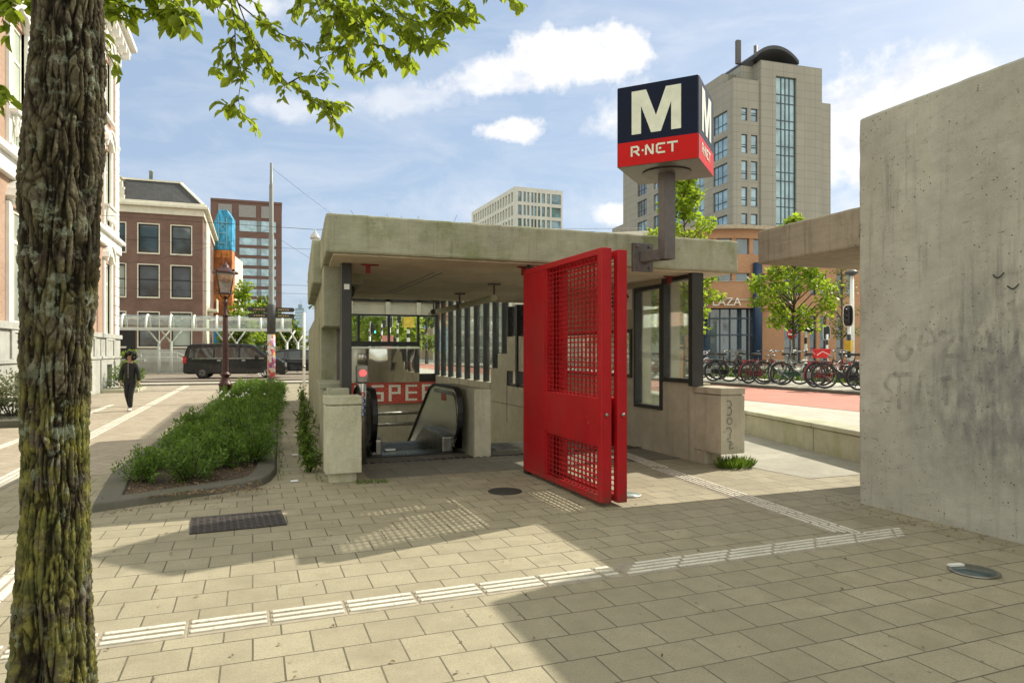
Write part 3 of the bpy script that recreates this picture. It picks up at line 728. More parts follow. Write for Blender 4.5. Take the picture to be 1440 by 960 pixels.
# ------------------------------------------------------------------ folding red gate, two leaves
def gate(x0, x1, y0, y1, label, zt=2.75):
    g = thing('red_gate', label, 'gate', ((x0+x1)/2, y1, 0), group='folded red entrance gates')
    ym = y1-.72; zb = .045
    mb = MB()
    mb.box(x0, x1, y0, y0+.09, zb, zt); mb.box(x0, x1, y1-.06, y1, zb, zt); mb.box(x0, x1, y0+.09, y1-.06, zt-.07, zt); mb.box(x0, x1, y0+.09, y1-.06, zb, zb+.07)
    mb.build('gate_frame', M['red'], g, world=True, bevel=.006)
    mb = MB(); mb.box(x0+.004, x0+.02, ym, y1-.06, zb+.07, zt-.07); mb.box(x0+.004, x0+.02, y0+.09, ym, .66, 1.14); mb.box(x0+.012, x1-.012, ym-.05, ym, zb+.07, zt-.07); mb.box(x0+.01, x1-.01, y0+.09, ym-.05, 1.10, 1.15); mb.box(x0+.01, x1-.01, y0+.09, ym-.05, .63, .68)
    mb.box(x0+.0015, x0+.004, ym+.001, y1-.05, 1.02, 1.026); mb.box(x0+.0015, x0+.004, ym-.6, y1-.05, .66, .665)
    mb.build('sheet_panel', M['red'], g, world=True, bevel=.002)
    for z0, z1 in ((1.15, zt-.07), (zb+.07, .63)):
        mb = MB()
        for xo, sh_ in ((x0+.03, 0),):
            z = z0+.03
            while z < z1: mb.box(xo-.006, xo+.006, y0+.09, ym-.05, z+sh_-.005, z+sh_+.005); z += .0575
            y = y0+.13+sh_
            while y < ym-.06: mb.box(xo+.006, xo+.018, y-.006, y+.006, z0, z1); y += .1
        mb.build('grille', M['red'], g, world=True)
    mb = MB(); mb.lathe([(.02, 0), (.02, .02), (.012, .03)], n=14); mb.warp(lambda x, y, z: (x0+.06+x, y0-z, .98+y)); mb.build('lock', M['steel_dull'], g, world=True)
    mb = MB(); mb.box(x0+.01, x1-.01, y1-.12, y1+.02, 0.0, .045); mb.tube([((x0+x1)/2, y1-.04, zt), ((x0+x1)/2, y1-.04, 2.82)], .025, 8); mb.build('pivot', M['rubber'], g, world=True)
    return g
gate(3.44, 3.565, 6.40, 8.62, 'red gate leaf with solid sheet and square grilles, front one of the folded pair')
gate(3.615, 3.73, 6.36, 8.60, 'red gate leaf mostly hidden behind the front leaf of the folded pair', 2.73)

# ------------------------------------------------------------------ metro sign cube on its pole
MS = thing('metro_sign', 'blue and red metro cube with a white M on a pole at the roof edge', 'sign', (5.29, 7.97, 2.9))
mb = MB(); mb.box(-.28, .04, .40, .458, -.12, .28); 
for x in (-.22, -.02):
    for z in (-.07, .23): mb.tube([(x, .40, z), (x, .375, z)], .022, 6)
mb.build('bracket_plate', M['grey_paint'], MS, bevel=.004)
mb = MB(); mb.bar((-.12, .40, .08), (0, -.0, .08), .14, .15); mb.box(-.085, .085, -.085, .085, .005, 1.2); mb.lathe([(.33, 1.17), (.33, 1.185), (.12, 1.187)], n=24)
mb.build('pole', M['grey_paint'], MS, bevel=.012)
NAVY = plain('sign_navy', (.004,.008,.026), .5, 0, .2, 2, spec=.15); SRED = plain('sign_red', (.50,.010,.010), .55, 0, .08, 3, spec=.15); SW = plain('sign_letter', (.66,.68,.56), .4, 0, .1, 8); SBOX = plain('sign_box', (.11,.10,.095), .4)
s_ = 1.06; Q = R(-45-2)
cube = MB(); cube.box(-s_/2, s_/2, -s_/2, s_/2, 0, s_); co = cube.build('sign_box', SBOX, MS, bevel=.012); co.location = (0, 0, 1.19); co.rotation_euler = (0, 0, Q)
strokes = {'R': [[(0,0),(0,1)], [(0,1),(.55,1),(.7,.85),(.7,.6),(.55,.45),(.25,.45)], [(.4,.4),(.75,0)]],
           '.': [[(.1,.48),(.1,.52)]], 'N': [[(0,0),(0,.75)], [(0,.95),(.1,1),(.55,.1),(.7,0)], [(.7,.1),(.7,1)]],
           'E': [[(.75,1),(.15,1),(0,.85),(0,.15),(.15,0),(.75,0)], [(.3,.5),(.36,.5)]], 'T': [[(0,1),(.9,1)], [(.45,.85),(.45,0)]]}
def sign_face(rot):
    def pl(u, v, d):
        p = Vector((u, -s_/2-d, v)); p.rotate(Matrix.Rotation(rot, 3, 'Z')); return p
    mb = MB(); e = .006; hh = .30*s_
    mb.add([pl(-s_/2+e, hh, .003), pl(s_/2-e, hh, .003), pl(s_/2-e, s_-e, .003), pl(-s_/2+e, s_-e, .003)], [(0,1,2,3)], 0)
    mb.add([pl(-s_/2+e, e, .003), pl(s_/2-e, e, .003), pl(s_/2-e, hh, .003), pl(-s_/2+e, hh, .003)], [(0,1,2,3)], 1)
    f = mb.build('sign_face', [NAVY, SRED], co)
    mb = MB(); u0, v0, mw, mh = -.315*s_, .385*s_, .61*s_, .535*s_
    half = [(0,0),(.195,0),(.195,.64),(.40,0),(.60,0),(.805,.64),(.805,0),(1,0),(1,1),(.70,1),(.5,.38),(.30,1),(0,1)]
    bm = bmesh.new(); vs = [bm.verts.new(pl(u0+a*mw, v0+b*mh, .008)) for a, b in half]; fc = bm.faces.new(vs)
    bmesh.ops.triangulate(bm, faces=[fc]); bm.verts.index_update()
    mb.add([v.co[:] for v in bm.verts], [tuple(v.index for v in f_.verts) for f_ in bm.faces]); bm.free()
    mb.build('letter_m', SW, f)
    mb = MB(); x = -.315*s_; lh = .105*s_; lw = .105*s_
    for ch, adv in (('R', .92), ('.', .38), ('N', .98), ('E', .98), ('T', 1)):
        for st in strokes[ch]:
            pts = [(x+a*lw*1.15, .125*s_+b*lh) for a, b in st]
            # straight, square ended strokes
            ext = []
            for i in range(len(pts)-1):
                a = Vector((*pts[i], 0)); b = Vector((*pts[i+1], 0)); d = (b-a).normalized(); a2 = a-d*.011; b2 = b+d*.011; n = Vector((-d.y, d.x, 0))*.0125
                mb.add([pl(*(p.xy), .008+.0003*i) for p in (a2+n, a2-n, b2-n, b2+n)], [(0,1,2,3)])
        x += adv*lw*1.32
    mb.build('lettering', SW, f)
for k_ in range(4): sign_face(k_*math.pi/2)

# ------------------------------------------------------------------ tall fin wall, its canopy slab, the low wall
mb = MB(); mb.box(6.17, 6.62, -3.0, 5.61, -.1, 4.18)
fw = mb.build('concrete_wall', M['conc_wall'], origin=(6.17, 1.3, 0), bevel=.03); tag(fw, 'tall weathered grey concrete wall with faint graffiti at the right of the plaza', 'concrete wall')
GR = plain('graffiti_grey', (.18,.175,.165), .9, 0, .25, 12)
def faint(name, c, lo, hi, cov):
    m, k, b, o = new_mat(name); v = oc(k)
    b.inputs['Base Color'].default_value = (*c, 1); b.inputs['Roughness'].default_value = .9
    k.t.links.new(k.math('MULTIPLY', k.ramp(k.noise(v, 9, 6, .75), [(lo, 0), (hi, 1)]), cov), b.inputs['Alpha']); return m
FA = faint('graffiti_faint', (.10,.10,.105), .42, .70, .42)
TT = lambda u, v, h: (6.155-h, u, v)                    # u falls towards the camera's right (y decreasing)
def onX_px(px, py, X=6.17):
    t = (px-720)/960; D = X/(FX+t*FY); return (D*FY-t*D*FX, CH-(py-494)/960*D)
def px_line(mb, pts, r): ribbon(mb, [onX_px(*p) for p in pts], r, TT)
def smooth_pts(p, n=6):
    out = []
    for i in range(len(p)-1):
        p0 = p[max(i-1,0)]; p1 = p[i]; p2 = p[i+1]; p3 = p[min(i+2,len(p)-1)]
        for j in range(n):
            t = j/n; out.append(tuple(.5*((2*p1[q])+(-p0[q]+p2[q])*t+(2*p0[q]-5*p1[q]+4*p2[q]-p3[q])*t*t+(-p0[q]+3*p1[q]-3*p2[q]+p3[q])*t**3) for q in (0,1)))
    return out+[p[-1]]
mb = MB()
for s__ in ([(1276,470),(1266,480),(1264,500),(1274,505),(1284,492),(1274,489)], [(1294,494),(1298,468),(1306,463),(1314,470),(1318,482)], [(1298,486),(1316,482)],
            [(1322,470),(1346,467),(1330,498),(1352,499)], [(1353,460),(1352,505)], [(1368,500),(1376,466),(1390,464),(1396,500)], [(1370,490),(1406,494)], [(1432,450),(1430,500)],
            [(1262,524),(1246,540),(1256,556),(1248,580)], [(1250,528),(1286,526)], [(1266,528),(1266,575)], [(1290,575),(1296,530),(1304,528),(1310,572)], [(1318,535),(1340,530)], [(1330,532),(1332,570)],
            [(1350,572),(1356,532),(1366,570)], [(1380,530),(1380,568),(1400,566)], [(1400,450),(1412,440),(1430,422)]):
    px_line(mb, smooth_pts(s__), .022)
mb.build('graffiti', FA, fw, world=False, origin=None).location = (-6.17, -1.3, 0)
mb = MB()
for s__ in ([(1398,386),(1402,390),(1407,390),(1414,383)], [(1418,402),(1424,406),(1429,405),(1435,399)]): px_line(mb, smooth_pts(s__), .006)
mb.build('painted_mark', M['black'], fw).location = (-6.17, -1.3, 0)

mb = MB(); mb.box(6.2, 10.2, -3, 7.24, 2.79, 3.235)
tag(mb.build('concrete_canopy', M['conc_slab'], origin=(8, 2, 2.79), bevel=.03), 'thick brown grey concrete roof slab jutting out behind the tall wall', 'canopy')
def pw(x, y, z): return (par_x(y)+x, y, z)
PW = thing('low_wall', 'pale stained concrete retaining wall with a coping beside the red bike path', 'low wall', (par_x(10), 10, 0))
mb = MB(); 
for i in range(8): mb.box(0, .3, -2+i*3.6, -2+i*3.6+3.585, -.02, .385)
mb.warp(pw); mb.build('wall', M['conc_pale'], PW, world=True, bevel=.01)
mb = MB()
for i in range(8): mb.box(-.05, .42, -2+i*3.6, -2+i*3.6+3.585, .40, .475)
mb.warp(pw); mb.build('coping', M['conc_pale'], PW, world=True, bevel=.015)
mb = MB(); mb.box(.02, .3, -2, 26.5, .38, .41); mb.warp(pw); mb.build('joint', M['black'], PW, world=True)
# worn concrete apron between the entrance and the low wall
poly_sheet('concrete_apron', [(6.75, 6.9), (par_x(6.9), 6.9), (par_x(26), 26), (6.55, 26), (6.55, 8.7)], .004, concrete('apron', (.36, .34, .28), amt=.3, pits=.4))

def rough(o, lv=5, amp=.012, scale=.22):
    s_ = o.modifiers.new('grid', 'SUBSURF'); s_.subdivision_type = 'SIMPLE'; s_.levels = s_.render_levels = lv
    t_ = bpy.data.textures.new('cast_unevenness', 'CLOUDS'); t_.noise_scale = scale; t_.noise_depth = 4
    d_ = o.modifiers.new('uneven', 'DISPLACE'); d_.texture = t_; d_.strength = amp; d_.mid_level = .5; d_.texture_coords = 'LOCAL'
for o_ in list(bpy.data.objects):
    if o_.name in ('concrete_wall', 'roof_slab', 'concrete_canopy'): rough(o_, 6, .022, .16)
    elif o_.name.startswith('end_block') or o_.name in ('roof_edge_block', 'left_wall_end'): rough(o_, 4, .010, .08)
mb = MB(); mb.quad((6.164, 5.45, .15), (6.164, 2.6, .15), (6.164, 2.6, 2.6), (6.164, 5.45, 2.6))
m_, k_, b_, o_ = new_mat('grey_smudge'); v_ = oc(k_); sx_ = k_.n('ShaderNodeSeparateXYZ', ins={0: v_})
b_.inputs['Base Color'].default_value = (.20, .20, .215, 1); b_.inputs['Roughness'].default_value = .9
ga = k_.math('SUBTRACT', 1.0, k_.math('ABSOLUTE', k_.math('DIVIDE', k_.math('SUBTRACT', sx_.outputs[1], 3.7), 1.45)), clamp=True)
gb = k_.math('SUBTRACT', 1.0, k_.math('ABSOLUTE', k_.math('DIVIDE', k_.math('SUBTRACT', sx_.outputs[2], 1.35), 1.05)), clamp=True)
gn = k_.ramp(k_.noise(k_.mapping(v_, (1, 3, 1.1)), 2.2, 7, .7), [(.38, 0), (.7, 1)])
k_.m = k_.math('MULTIPLY', k_.math('MULTIPLY', k_.ramp(ga, [(0, 0), (.6, 1)]), k_.ramp(gb, [(0, 0), (.6, 1)])), k_.math('MULTIPLY', gn, .75))
m_.node_tree.links.new(k_.m, b_.inputs['Alpha'])
mb.build('spray_smudge', m_, fw).location = (-6.17, -1.3, 0)

# ------------------------------------------------------------------ buildings on the left
def windows(root, specs, y_in=.12, fr=None, pn=None, t=.07, bars=(1,), transom=None, sill=None, depth=.06):
    """each window a frame with glazing bars, its pane a sub-part. specs: x0,x1,z0,z1"""
    for x0, x1, z0, z1 in specs:
        mb = MB(); a, b = y_in, y_in+depth
        mb.box(x0, x1, a, b, z0, z0+t); mb.box(x0, x1, a, b, z1-t, z1); mb.box(x0, x0+t, a, b, z0+t, z1-t); mb.box(x1-t, x1, a, b, z0+t, z1-t)
        n = bars[0] if len(bars) else 0
        for i in range(1, n+1):
            x = x0+(x1-x0)*i/(n+1); mb.box(x-t*.3, x+t*.3, a+.005, b-.005, z0+t, z1-t)
        for f in (transom or ()):
            z = z0+(z1-z0)*f; mb.box(x0+t, x1-t, a+.008, b-.008, z-t*.45, z+t*.45)
        if sill: mb.box(x0-.08, x1+.08, -.08, a, z0-sill, z0-.002)
        f = mb.build('window', fr, root)
        mb = MB(); mb.quad((x0+t*.5, (a+b)/2, z0+t*.5), (x1-t*.5, (a+b)/2, z0+t*.5), (x1-t*.5, (a+b)/2, z1-t*.5), (x0+t*.5, (a+b)/2, z1-t*.5))
        mb.build('pane', pn[rnd.randrange(len(pn))] if isinstance(pn, list) else pn, f)
def holes_of(specs): return [(a, b, c, d) for a, b, c, d in specs]

P_CURT = pane('curtained_pane', (.33,.37,.32), .2, .2, .3)
P_PALE = pane('pale_pane', (.46,.53,.45), .2, .2, .12)
P_GREY = pane('grey_pane', (.10,.12,.13), .06, 1.0, .6)
# mansion, facade towards +X; local x = world y-10
MN = thing('mansion', 'ornate white trimmed brick mansion with arched windows behind the tree trunk', 'mansion', (-5.74, 9, 0), R(90))
wb = bricks('pink_brick', (.42,.235,.15), (.50,.30,.20), (.42,.36,.29), .21, .06, .009, 'xz')
STO = concrete('plinth_stone', (.42,.42,.38), amt=.3, pits=.3); STO2 = plain('stone_trim', (.66,.63,.55), .75, 0, .1, 2, .1)
cx_ = [4.4, 8.3, 12.2, 16.1, 20.0, 23.9]
wins = []
for c in cx_: wins += [(c-.62, c+.62, 2.35, 5.35), (c-.62, c+.62, 6.95, 10.15), (c-.6, c+.6, 11.6, 13.9)]
cellar = [(c-.55, c+.55, .15, 1.1) for c in cx_]
mb = MB(); mb.gridwall('y', 0, .4, 0, 26.3, 2.2, 15.0, wins); mb.box(26.0, 26.3, .4, 14, 2.2, 15); mb.build('wall', wb, MN, weld=True)
mb = MB(); mb.gridwall('y', -.12, .4, 0, 26.36, 0, 2.2, cellar); mb.box(26.06, 26.36, .4, 14, 0, 2.2); mb.build('plinth', STO, MN, weld=True, bevel=.02)
mb = MB(); mb.box(0, 26.4, -.2, 0, 2.2, 2.38); mb.box(0, 26.4, -.17, 0, 1.35, 1.46)
for c in cx_:
    for s in (-1, 1): mb.box(c+s*.85-.12, c+s*.85+.12, -.17, -.12, 1.46, 2.2)
mb.build('plinth_course', STO, MN, bevel=.01)
windows(MN, wins, .06, M['cream'], [P_PALE, P_PALE, P_CURT], .1, (1,), (.72,))
windows(MN, cellar, .25, M['steel_dark'], M['pane'], .05, (3,))
for c in cx_:
    for z0, z1, w_ in ((2.35, 5.35, .62), (6.95, 10.15, .62), (11.6, 13.9, .6)):
        mb = MB()
        for s in (-1, 1): mb.box(c+s*(w_+.13)-.13, c+s*(w_+.13)+.13, -.09, .2, z0-.1, z1+.05)
        pts = arc(c, z1-.25, w_+.16, 155, 25, 10, .75)
        for i in range(len(pts)-1):
            a, b = pts[i], pts[i+1]; mb.bar((a[0], -.03, a[1]), (b[0], -.03, b[1]), .30, .22)
        pts = arc(c, z1-.12, w_+.26, 160, 20, 10, .85)
        for i in range(len(pts)-1):
            a, b = pts[i], pts[i+1]; mb.bar((a[0], -.1, a[1]), (b[0], -.1, b[1]), .30, .09)
        mb.box(c-.14, c+.14, -.2, 0, z1+.28, z1+.72)
        mb.box(c-w_-.3, c+w_+.3, -.16, .1, z0-.22, z0-.1)
        if z0 > 6 and z0 < 8:
            mb.box(c-w_-.25, c+w_+.25, -.28, -.05, 7.62, 7.72)
            for i in range(7): mb.lathe([(.035, 0), (.06, .14), (.03, .3), (.06, .45), (.04, .55)], c=(c-w_+i*w_/3, -.17, 7.07), n=8)
        mb.build('window_surround', M['white'], MN, bevel=.01)
mb = MB()
for x0, x1 in ((0, .5), (9.95, 10.55), (25.55, 26.42)):
    z = 2.4; i = 0
    while z < 14.7: mb.box(x0-.02*(i % 2), x1, -.07, 0 if x1 < 26 else .35, z, z+.40); z += .43; i += 1
mb.build('pilaster', M['white'], MN, bevel=.015)
mb = MB(); mb.box(0, 26.46, -.16, 0, 6.0, 6.45); mb.box(0, 26.55, -.30, 0, 6.45, 6.62); mb.box(0, 26.46, -.1, 0, 10.75, 10.95)
mb.build('string_course', M['white'], MN, bevel=.02)
mb = MB(); mb.box(0, 26.45, -.15, .4, 14.55, 15.0); mb.box(0, 26.8, -.5, .5, 15.25, 15.5); mb.box(0, 26.95, -.72, .5, 15.5, 15.72); mb.box(0, 26.6, -.25, .5, 15.0, 15.25)
for i in range(33): mb.box(.2+i*.81, .42+i*.81, -.52, -.15, 14.9, 15.25)
mb.build('cornice', M['white'], MN, bevel=.02)
mb = MB(); mb.prism([(-.3, 15.72), (3, 18.2), (11, 18.2), (14, 15.72)], 'x', 0, 26.4); mb.build('roof', plain('slate', (.07,.075,.08), .6, 0, .3, 3), MN)

# dark brick house with mansard roof
x0, y0 = cxy(285, 62)
BH = thing('brick_house', 'dark red brick corner house with cream cornice and slate mansard roof', 'house', (x0-16, y0, .15))
db = bricks('dark_brick', (.20,.10,.072), (.26,.135,.10), (.24,.19,.155), .22, .065, .01, 'xz', stain=.4)
cc = [1.5, 4.15, 6.8, 9.45, 12.05, 14.6]; cc = [16-1.75-i*2.62 for i in range(6)]
wn = []
for c in cc: wn += [(c-.8, c+.8, 10.25, 12.75), (c-.8, c+.8, 6.35, 9.15), (c-.8, c+.8, 1.95, 4.95)]
mb = MB(); mb.gridwall('y', 0, .4, 0, 16, 1.7, 13.7, wn); mb.build('wall', db, BH, weld=True)
sw = []
for i in range(6): sw += [(2+i*3.2, 3.1+i*3.2, z0, z1) for z0, z1 in ((10.25, 12.75), (6.35, 9.15), (1.95, 4.95))]
mb = MB(); mb.gridwall('x', 15.6, 16.0, .4, 22, 1.7, 13.7, sw); mb.box(.05, 15.5, .5, 21.9, 0, .2); mb.build('side_wall', db, BH, weld=True)
mb = MB(); mb.box(0, 16.06, -.06, 22, -.2, 1.7); mb.build('plinth', STO, BH)
windows(BH, wn, .2, M['black'], [M['pane'], P_GREY, P_GREY, P_CURT], .09, (0,), (.55,))
for a, b, z0, z1 in sw[:9]:
    mb = MB(); mb.box(15.75, 15.8, a, b, z0, z1); mb.build('side_window', M['pane'], BH)
mb = MB()
for x0_, x1_, z0, z1 in wn: mb.box(x0_-.1, x1_+.1, -.1, .15, z0-.14, z0-.01); mb.box(x0_-.09, x0_, -.02, .15, z0, z1); mb.box(x1_, x1_+.09, -.02, .15, z0, z1); mb.box(x0_-.09, x1_+.09, -.02, .15, z1, z1+.09)
mb.build('window_trim', M['cream'], BH)
mb = MB(); mb.box(-.1, 16.15, -.15, 22.1, 13.7, 14.3); mb.box(-.3, 16.5, -.5, 22.4, 14.3, 14.55); mb.box(-.2, 16.3, -.3, 22.2, 14.55, 14.8)
mb.build('cornice', M['cream'], BH, bevel=.03)
mb = MB(); mb.add([(0,0,14.8),(16,0,14.8),(16,22,14.8),(0,22,14.8),(0,2.0,17.0),(14,2.0,17.0),(14,20,17.0),(0,20,17.0)], [(0,1,5,4),(1,2,6,5),(2,3,7,6),(4,5,6,7),(3,0,4,7)])
rf = mb.build('roof', bricks('slate_roof', (.05,.052,.055), (.075,.075,.078), (.03,.03,.03), .3, .2, .01, 'xz'), BH)
mb = MB(); mb.box(-.1, 14.2, 1.9, 20, 17.0, 17.16); mb.bar((16.02, -.0, 14.85), (14.05, 2, 17.05), .3, .12); mb.build('roof_trim', M['cream'], rf)
mb = MB(); mb.add([(0,2,17.16),(14,2,17.16),(14,20,17.16),(0,20,17.16),(4,11,18.3),(11,11,18.3)], [(0,1,5,4),(1,2,5),(2,3,4,5),(3,0,4)]); mb.build('roof_cap', plain('lead', (.19,.22,.17), .6), rf)
mb = MB(); mb.lathe([(.16, 16.8), (.16, 18.6), (.2, 18.65)], c=(11.2, 5, 0), n=10); mb.build('chimney', M['steel_dull'], rf)
mb = MB(); mb.box(6.6, 9.4, -.1, 2, 14.8, 16.7); mb.prism([(6.4, 16.7), (9.6, 16.7), (8.6, 17.3), (7.4, 17.3)], 'y', -.2, 2); mb.box(9.4, 9.75, -.1, .4, 14.8, 15.9); mb.box(9.4, 9.6, -.1, .4, 15.9, 16.4)
dm = mb.build('dormer', M['cream'], BH, bevel=.03)
mb = MB(); mb.box(7.1, 8.9, -.13, -.1, 15.0, 16.5); mb.build('pane', M['pane'], dm)
mb = MB(); mb.box(9.4, 9.8, -.05, .1, 15.2, 15.7); mb.box(8.3, 10.1, .2, .3, .5, 3.9) ; mb.build('drain_pipe', M['black'], BH)
mb = MB(); mb.box(16.0, 17.0, 4, 7.5, 5.4, 5.6); mb.gridwall('x', 16.95, 17.0, 4, 7.5, 5.6, 6.6, [(4.1+i*.25, 4.25+i*.25, 5.7, 6.5) for i in range(13)]); mb.box(15.9, 16.15, 3, 9, 1.7, 13.7)
mb.build('balcony', M['cream'], BH)
mb = MB(); mb.box(9.0, 10.6, -.08, -.02, .1, 3.6); mb.build('door', M['black'], BH)

# narrow house wrapped in blue and orange printed sheeting
x0, y0 = cxy(313, 80)
WH = thing('wrapped_house', 'narrow gabled house front covered in bright blue and orange sheeting', 'house', (x0, y0, .15), R(-8))
def sheet(name, c):
    m, k, b, o = new_mat(name); v = oc(k); n = k.noise(k.mapping(v, (1.2,1.2,.5)), 1.6, 6, .7)
    k.t.links.new(k.ramp(n, [(.38, tuple(x*.55 for x in c)), (.5, c), (.66, tuple(min(1, x*1.7+.05) for x in c))]), b.inputs['Base Color']); b.inputs['Roughness'].default_value = .5
    bump(k, b, k.noise(v, 1.4, 3), .4, .1); return m
SB, SO = sheet('blue_sheet', (.03,.30,.52)), sheet('orange_sheet', (.50,.17,.03))
mb = MB(); mb.prism([(-1.1, 13.4), (1.05, 13.4), (1.05, 17.2), (.5, 18.1), (-.4, 18.1), (-1.1, 16.1)], 'y', 0, 2.2); mb.box(-1.1, 1.05, .0, 2.1, 1.2, 4.4)
mb.build('blue_cover', SB, WH, bevel=.06)
mb = MB(); mb.box(-1.0, 1.02, .05, 2.1, 4.4, 13.4); mb.build('orange_cover', SO, WH, bevel=.06)
mb = MB(); mb.box(-1.1, 1.02, .1, 2.2, -.2, 1.2); mb.box(-1.05, 1.0, 2.25, 8, 0, 13); mb.build('wall', M['cream'], WH)
mb = MB()
for z in (14.2, 15.4, 16.6): mb.box(-.5, .5, -.06, 0, z-.04, z+.04)
for x in (-.5, .42): mb.box(x, x+.08, -.06, 0, 13.6, 17.2)
mb.tube([(0, -.03, 16.4), (.3, -.03, 16.1), (0, -.03, 15.8), (-.3, -.03, 16.1), (0, -.03, 16.4)], .04, 5)
mb.build('printed_gable_line', plain('print_line', (.25,.5,.6), .6), WH)
ODK = sheet('orange_dark', (.30,.09,.02))
for z in (5.6, 8.2, 10.8): mb = MB(); mb.box(-.9, .9, -.02, .05, z, z+1.7); mb.build('printed_window', ODK, WH)

# red brick high-rise and far towers
x0, y0 = cxy(296, 225)
HR = thing('high_rise', 'distant red brick high-rise with blue window bands', 'high-rise', (x0, y0, 0), -YAW+R(19))
u_ = 225/960/math.cos(R(0))
rb_ = plain('far_red_brick', (.15,.085,.072), .85, 0, .15, .2)
mb = MB(); mb.box(0, 95*u_, 0, 20, 0, 51.5); mb.box(0, 95*u_+.1, -.3, 20.1, 51.5, 52.2); mb.box(32*u_, 88*u_, -.15, 0, 35.5, 44); mb.build('wall', rb_, HR)
for i in range(13):
    z = 42.6-i*3.42-1.9
    if i == 0: z = 41.8
    for a, b in ((38, 61), (61.5, 66.5), (67, 87)):
        mb = MB(); mb.box(a*u_, b*u_, -.25, 0, z, z+(2.3 if i else 3.6)); f = mb.build('window', M['pane'] if a == 61.5 else M['pane_sky'], HR)
mb = MB()
for a, b in ((10, 28), (37, 60), (67, 82)): mb.box(a*u_, b*u_, -.25, 0, 46.5, 50.5)
mb.build('louvre_band', plain('far_grey', (.25,.24,.24), .6), HR)
x0, y0 = cxy(415, 700)
FT = thing('glass_tower', 'far bluish glass tower with a thin mast on the hazy horizon', 'tower', (x0, y0, 0), -YAW)
mb = MB(); mb.box(0, 9, 0, 9, 0, 46); mb.box(2.5, 6.5, 2, 7, 46, 50); mb.build('wall', plain('far_blue', (.20,.28,.36), .4), FT)
mb = MB(); mb.tube([(4.5, 4.5, 50), (4.5, 4.5, 58)], .15, 5); mb.build('mast', M['steel_dull'], FT)
mb = MB()
for i in range(14): mb.box(.2, 8.8, -.2, 0, 3+i*3, 4.6+i*3)
mb.build('window_band', M['pane_sky'], FT)
mb = MB(); mb.box(9.5, 13, 3, 12, 0, 36); tag(mb.build('office_slab', plain('far_beige', (.42,.38,.32), .8), origin=(x0, y0, 0)), 'narrow beige slab building beside the far glass tower', 'building')
bpy.data.objects['office_slab'].rotation_euler = (0, 0, -YAW)

# white office block beyond the roof
x0, y0 = cxy(724, 150)
OB = thing('white_office', 'white gridded office block rising behind the metro entrance roof', 'office block', (x0, y0, 0), R(1))
u_ = 150/960
mb = MB(); ztop = cz(262, 150)
wn = []; sizes = [(a*1.09, b*1.09) for a, b in [(.7,1.5),(1.9,2.4),(2.7,3.2),(3.6,4.1),(4.3,4.8),(5.1,5.6),(6.0,6.7),(7.1,7.8),(8.2,10.3)]]
for i in range(7):
    for a, b in sizes: wn.append((a, b, ztop-3.2-i*2.95, ztop-1.0-i*2.95))
mb.gridwall('y', 0, .5, 0, 11.6, 0, ztop, wn)
sd = []
for i in range(7):
    for j in range(16): sd.append((1.2+j*1.75, 2.3+j*1.75, ztop-3.2-i*2.95, ztop-1.0-i*2.95))
mb.gridwall('x', 0, .5, .5, 30, 0, ztop, sd); mb.box(.5, 11.6, .5, 30, ztop-.3, ztop-.05); mb.box(11.1, 11.6, .5, 30, 0, ztop-.3)
mb.build('wall', plain('white_concrete', (.60,.59,.54), .8, 0, .08, .5), OB, weld=True)
windows(OB, wn[:27], .25, M['grey_paint'], [M['pane_sky'], pane('teal_pane', (.13,.26,.27)), M['pane_sky']], .08, (0,))
mb = MB(); mb.box(.3, .35, .6, 29.5, 0, ztop-.4); mb.build('side_glazing', P_CURT, OB)
mb = MB(); mb.box(.6, 11.0, .4, .42, 0, ztop-10); mb.build('lower_glazing', M['pane_sky'], OB)

# ------------------------------------------------------------------ buildings on the right
# tall tower
D0 = 100
x0, y0 = cxy(1052, D0); u_ = D0/960
TW = thing('office_tower', 'tall beige stone office tower with a vertical glass strip and curved roof canopy', 'tower', (x0, y0, 0), -R(4))
ts = concrete('tower_stone', (.40,.36,.30), stain=(.30,.27,.23), amt=.25, pits=0)
def tower_mat(name, c, pw=1.9, ph=1.2):
    m, k, b, o = new_mat(name); v = oc(k)
    sx = k.n('ShaderNodeSeparateXYZ', ins={0: v}); v2 = k.n('ShaderNodeCombineXYZ', ins={0: k.math('ADD', sx.outputs[0], sx.outputs[1]), 1: sx.outputs[2]}).outputs[0]
    t = k.n('ShaderNodeTexBrick', offset=0, ins={'Color1': (*c, 1), 'Color2': (*[x*1.07 for x in c], 1), 'Mortar': (*[x*.62 for x in c], 1), 'Scale': 1.0, 'Mortar Size': .03, 'Brick Width': pw, 'Row Height': ph})
    k.t.links.new(v2, t.inputs['Vector'])
    cc_ = k.mix(k.ramp(k.noise(k.mapping(v, (1,1,.15)), .5, 5), [(.4, .3), (.6, 0)]), t.outputs[0], tuple(x*.75 for x in c))
    k.t.links.new(cc_, b.inputs['Base Color']); b.inputs['Roughness'].default_value = .75; return m
ts = tower_mat('tower_stone', (.30,.285,.245))
zt = lambda y: cz(y, D0)
wf = 120*u_/math.cos(R(16.8)); k1 = 1.15*wf/120            # metres per photo pixel along the front
fw_ = []
for i in range(11):
    z = zt(152)-i*3.86
    for a, b in ((-9, -1), (4, 13)): fw_.append(((a)*k1, b*k1, z-2.8 if i else z-1.9, z))
mb = MB(); mb.gridwall('y', 0, .6, -20*k1, 16*k1, 0, zt(112), fw_)
mb.gridwall('y', -.25, .6, 0+16*k1, 103*k1, 0, zt(83), [(37*k1, 66*k1, zt(400), zt(102))])
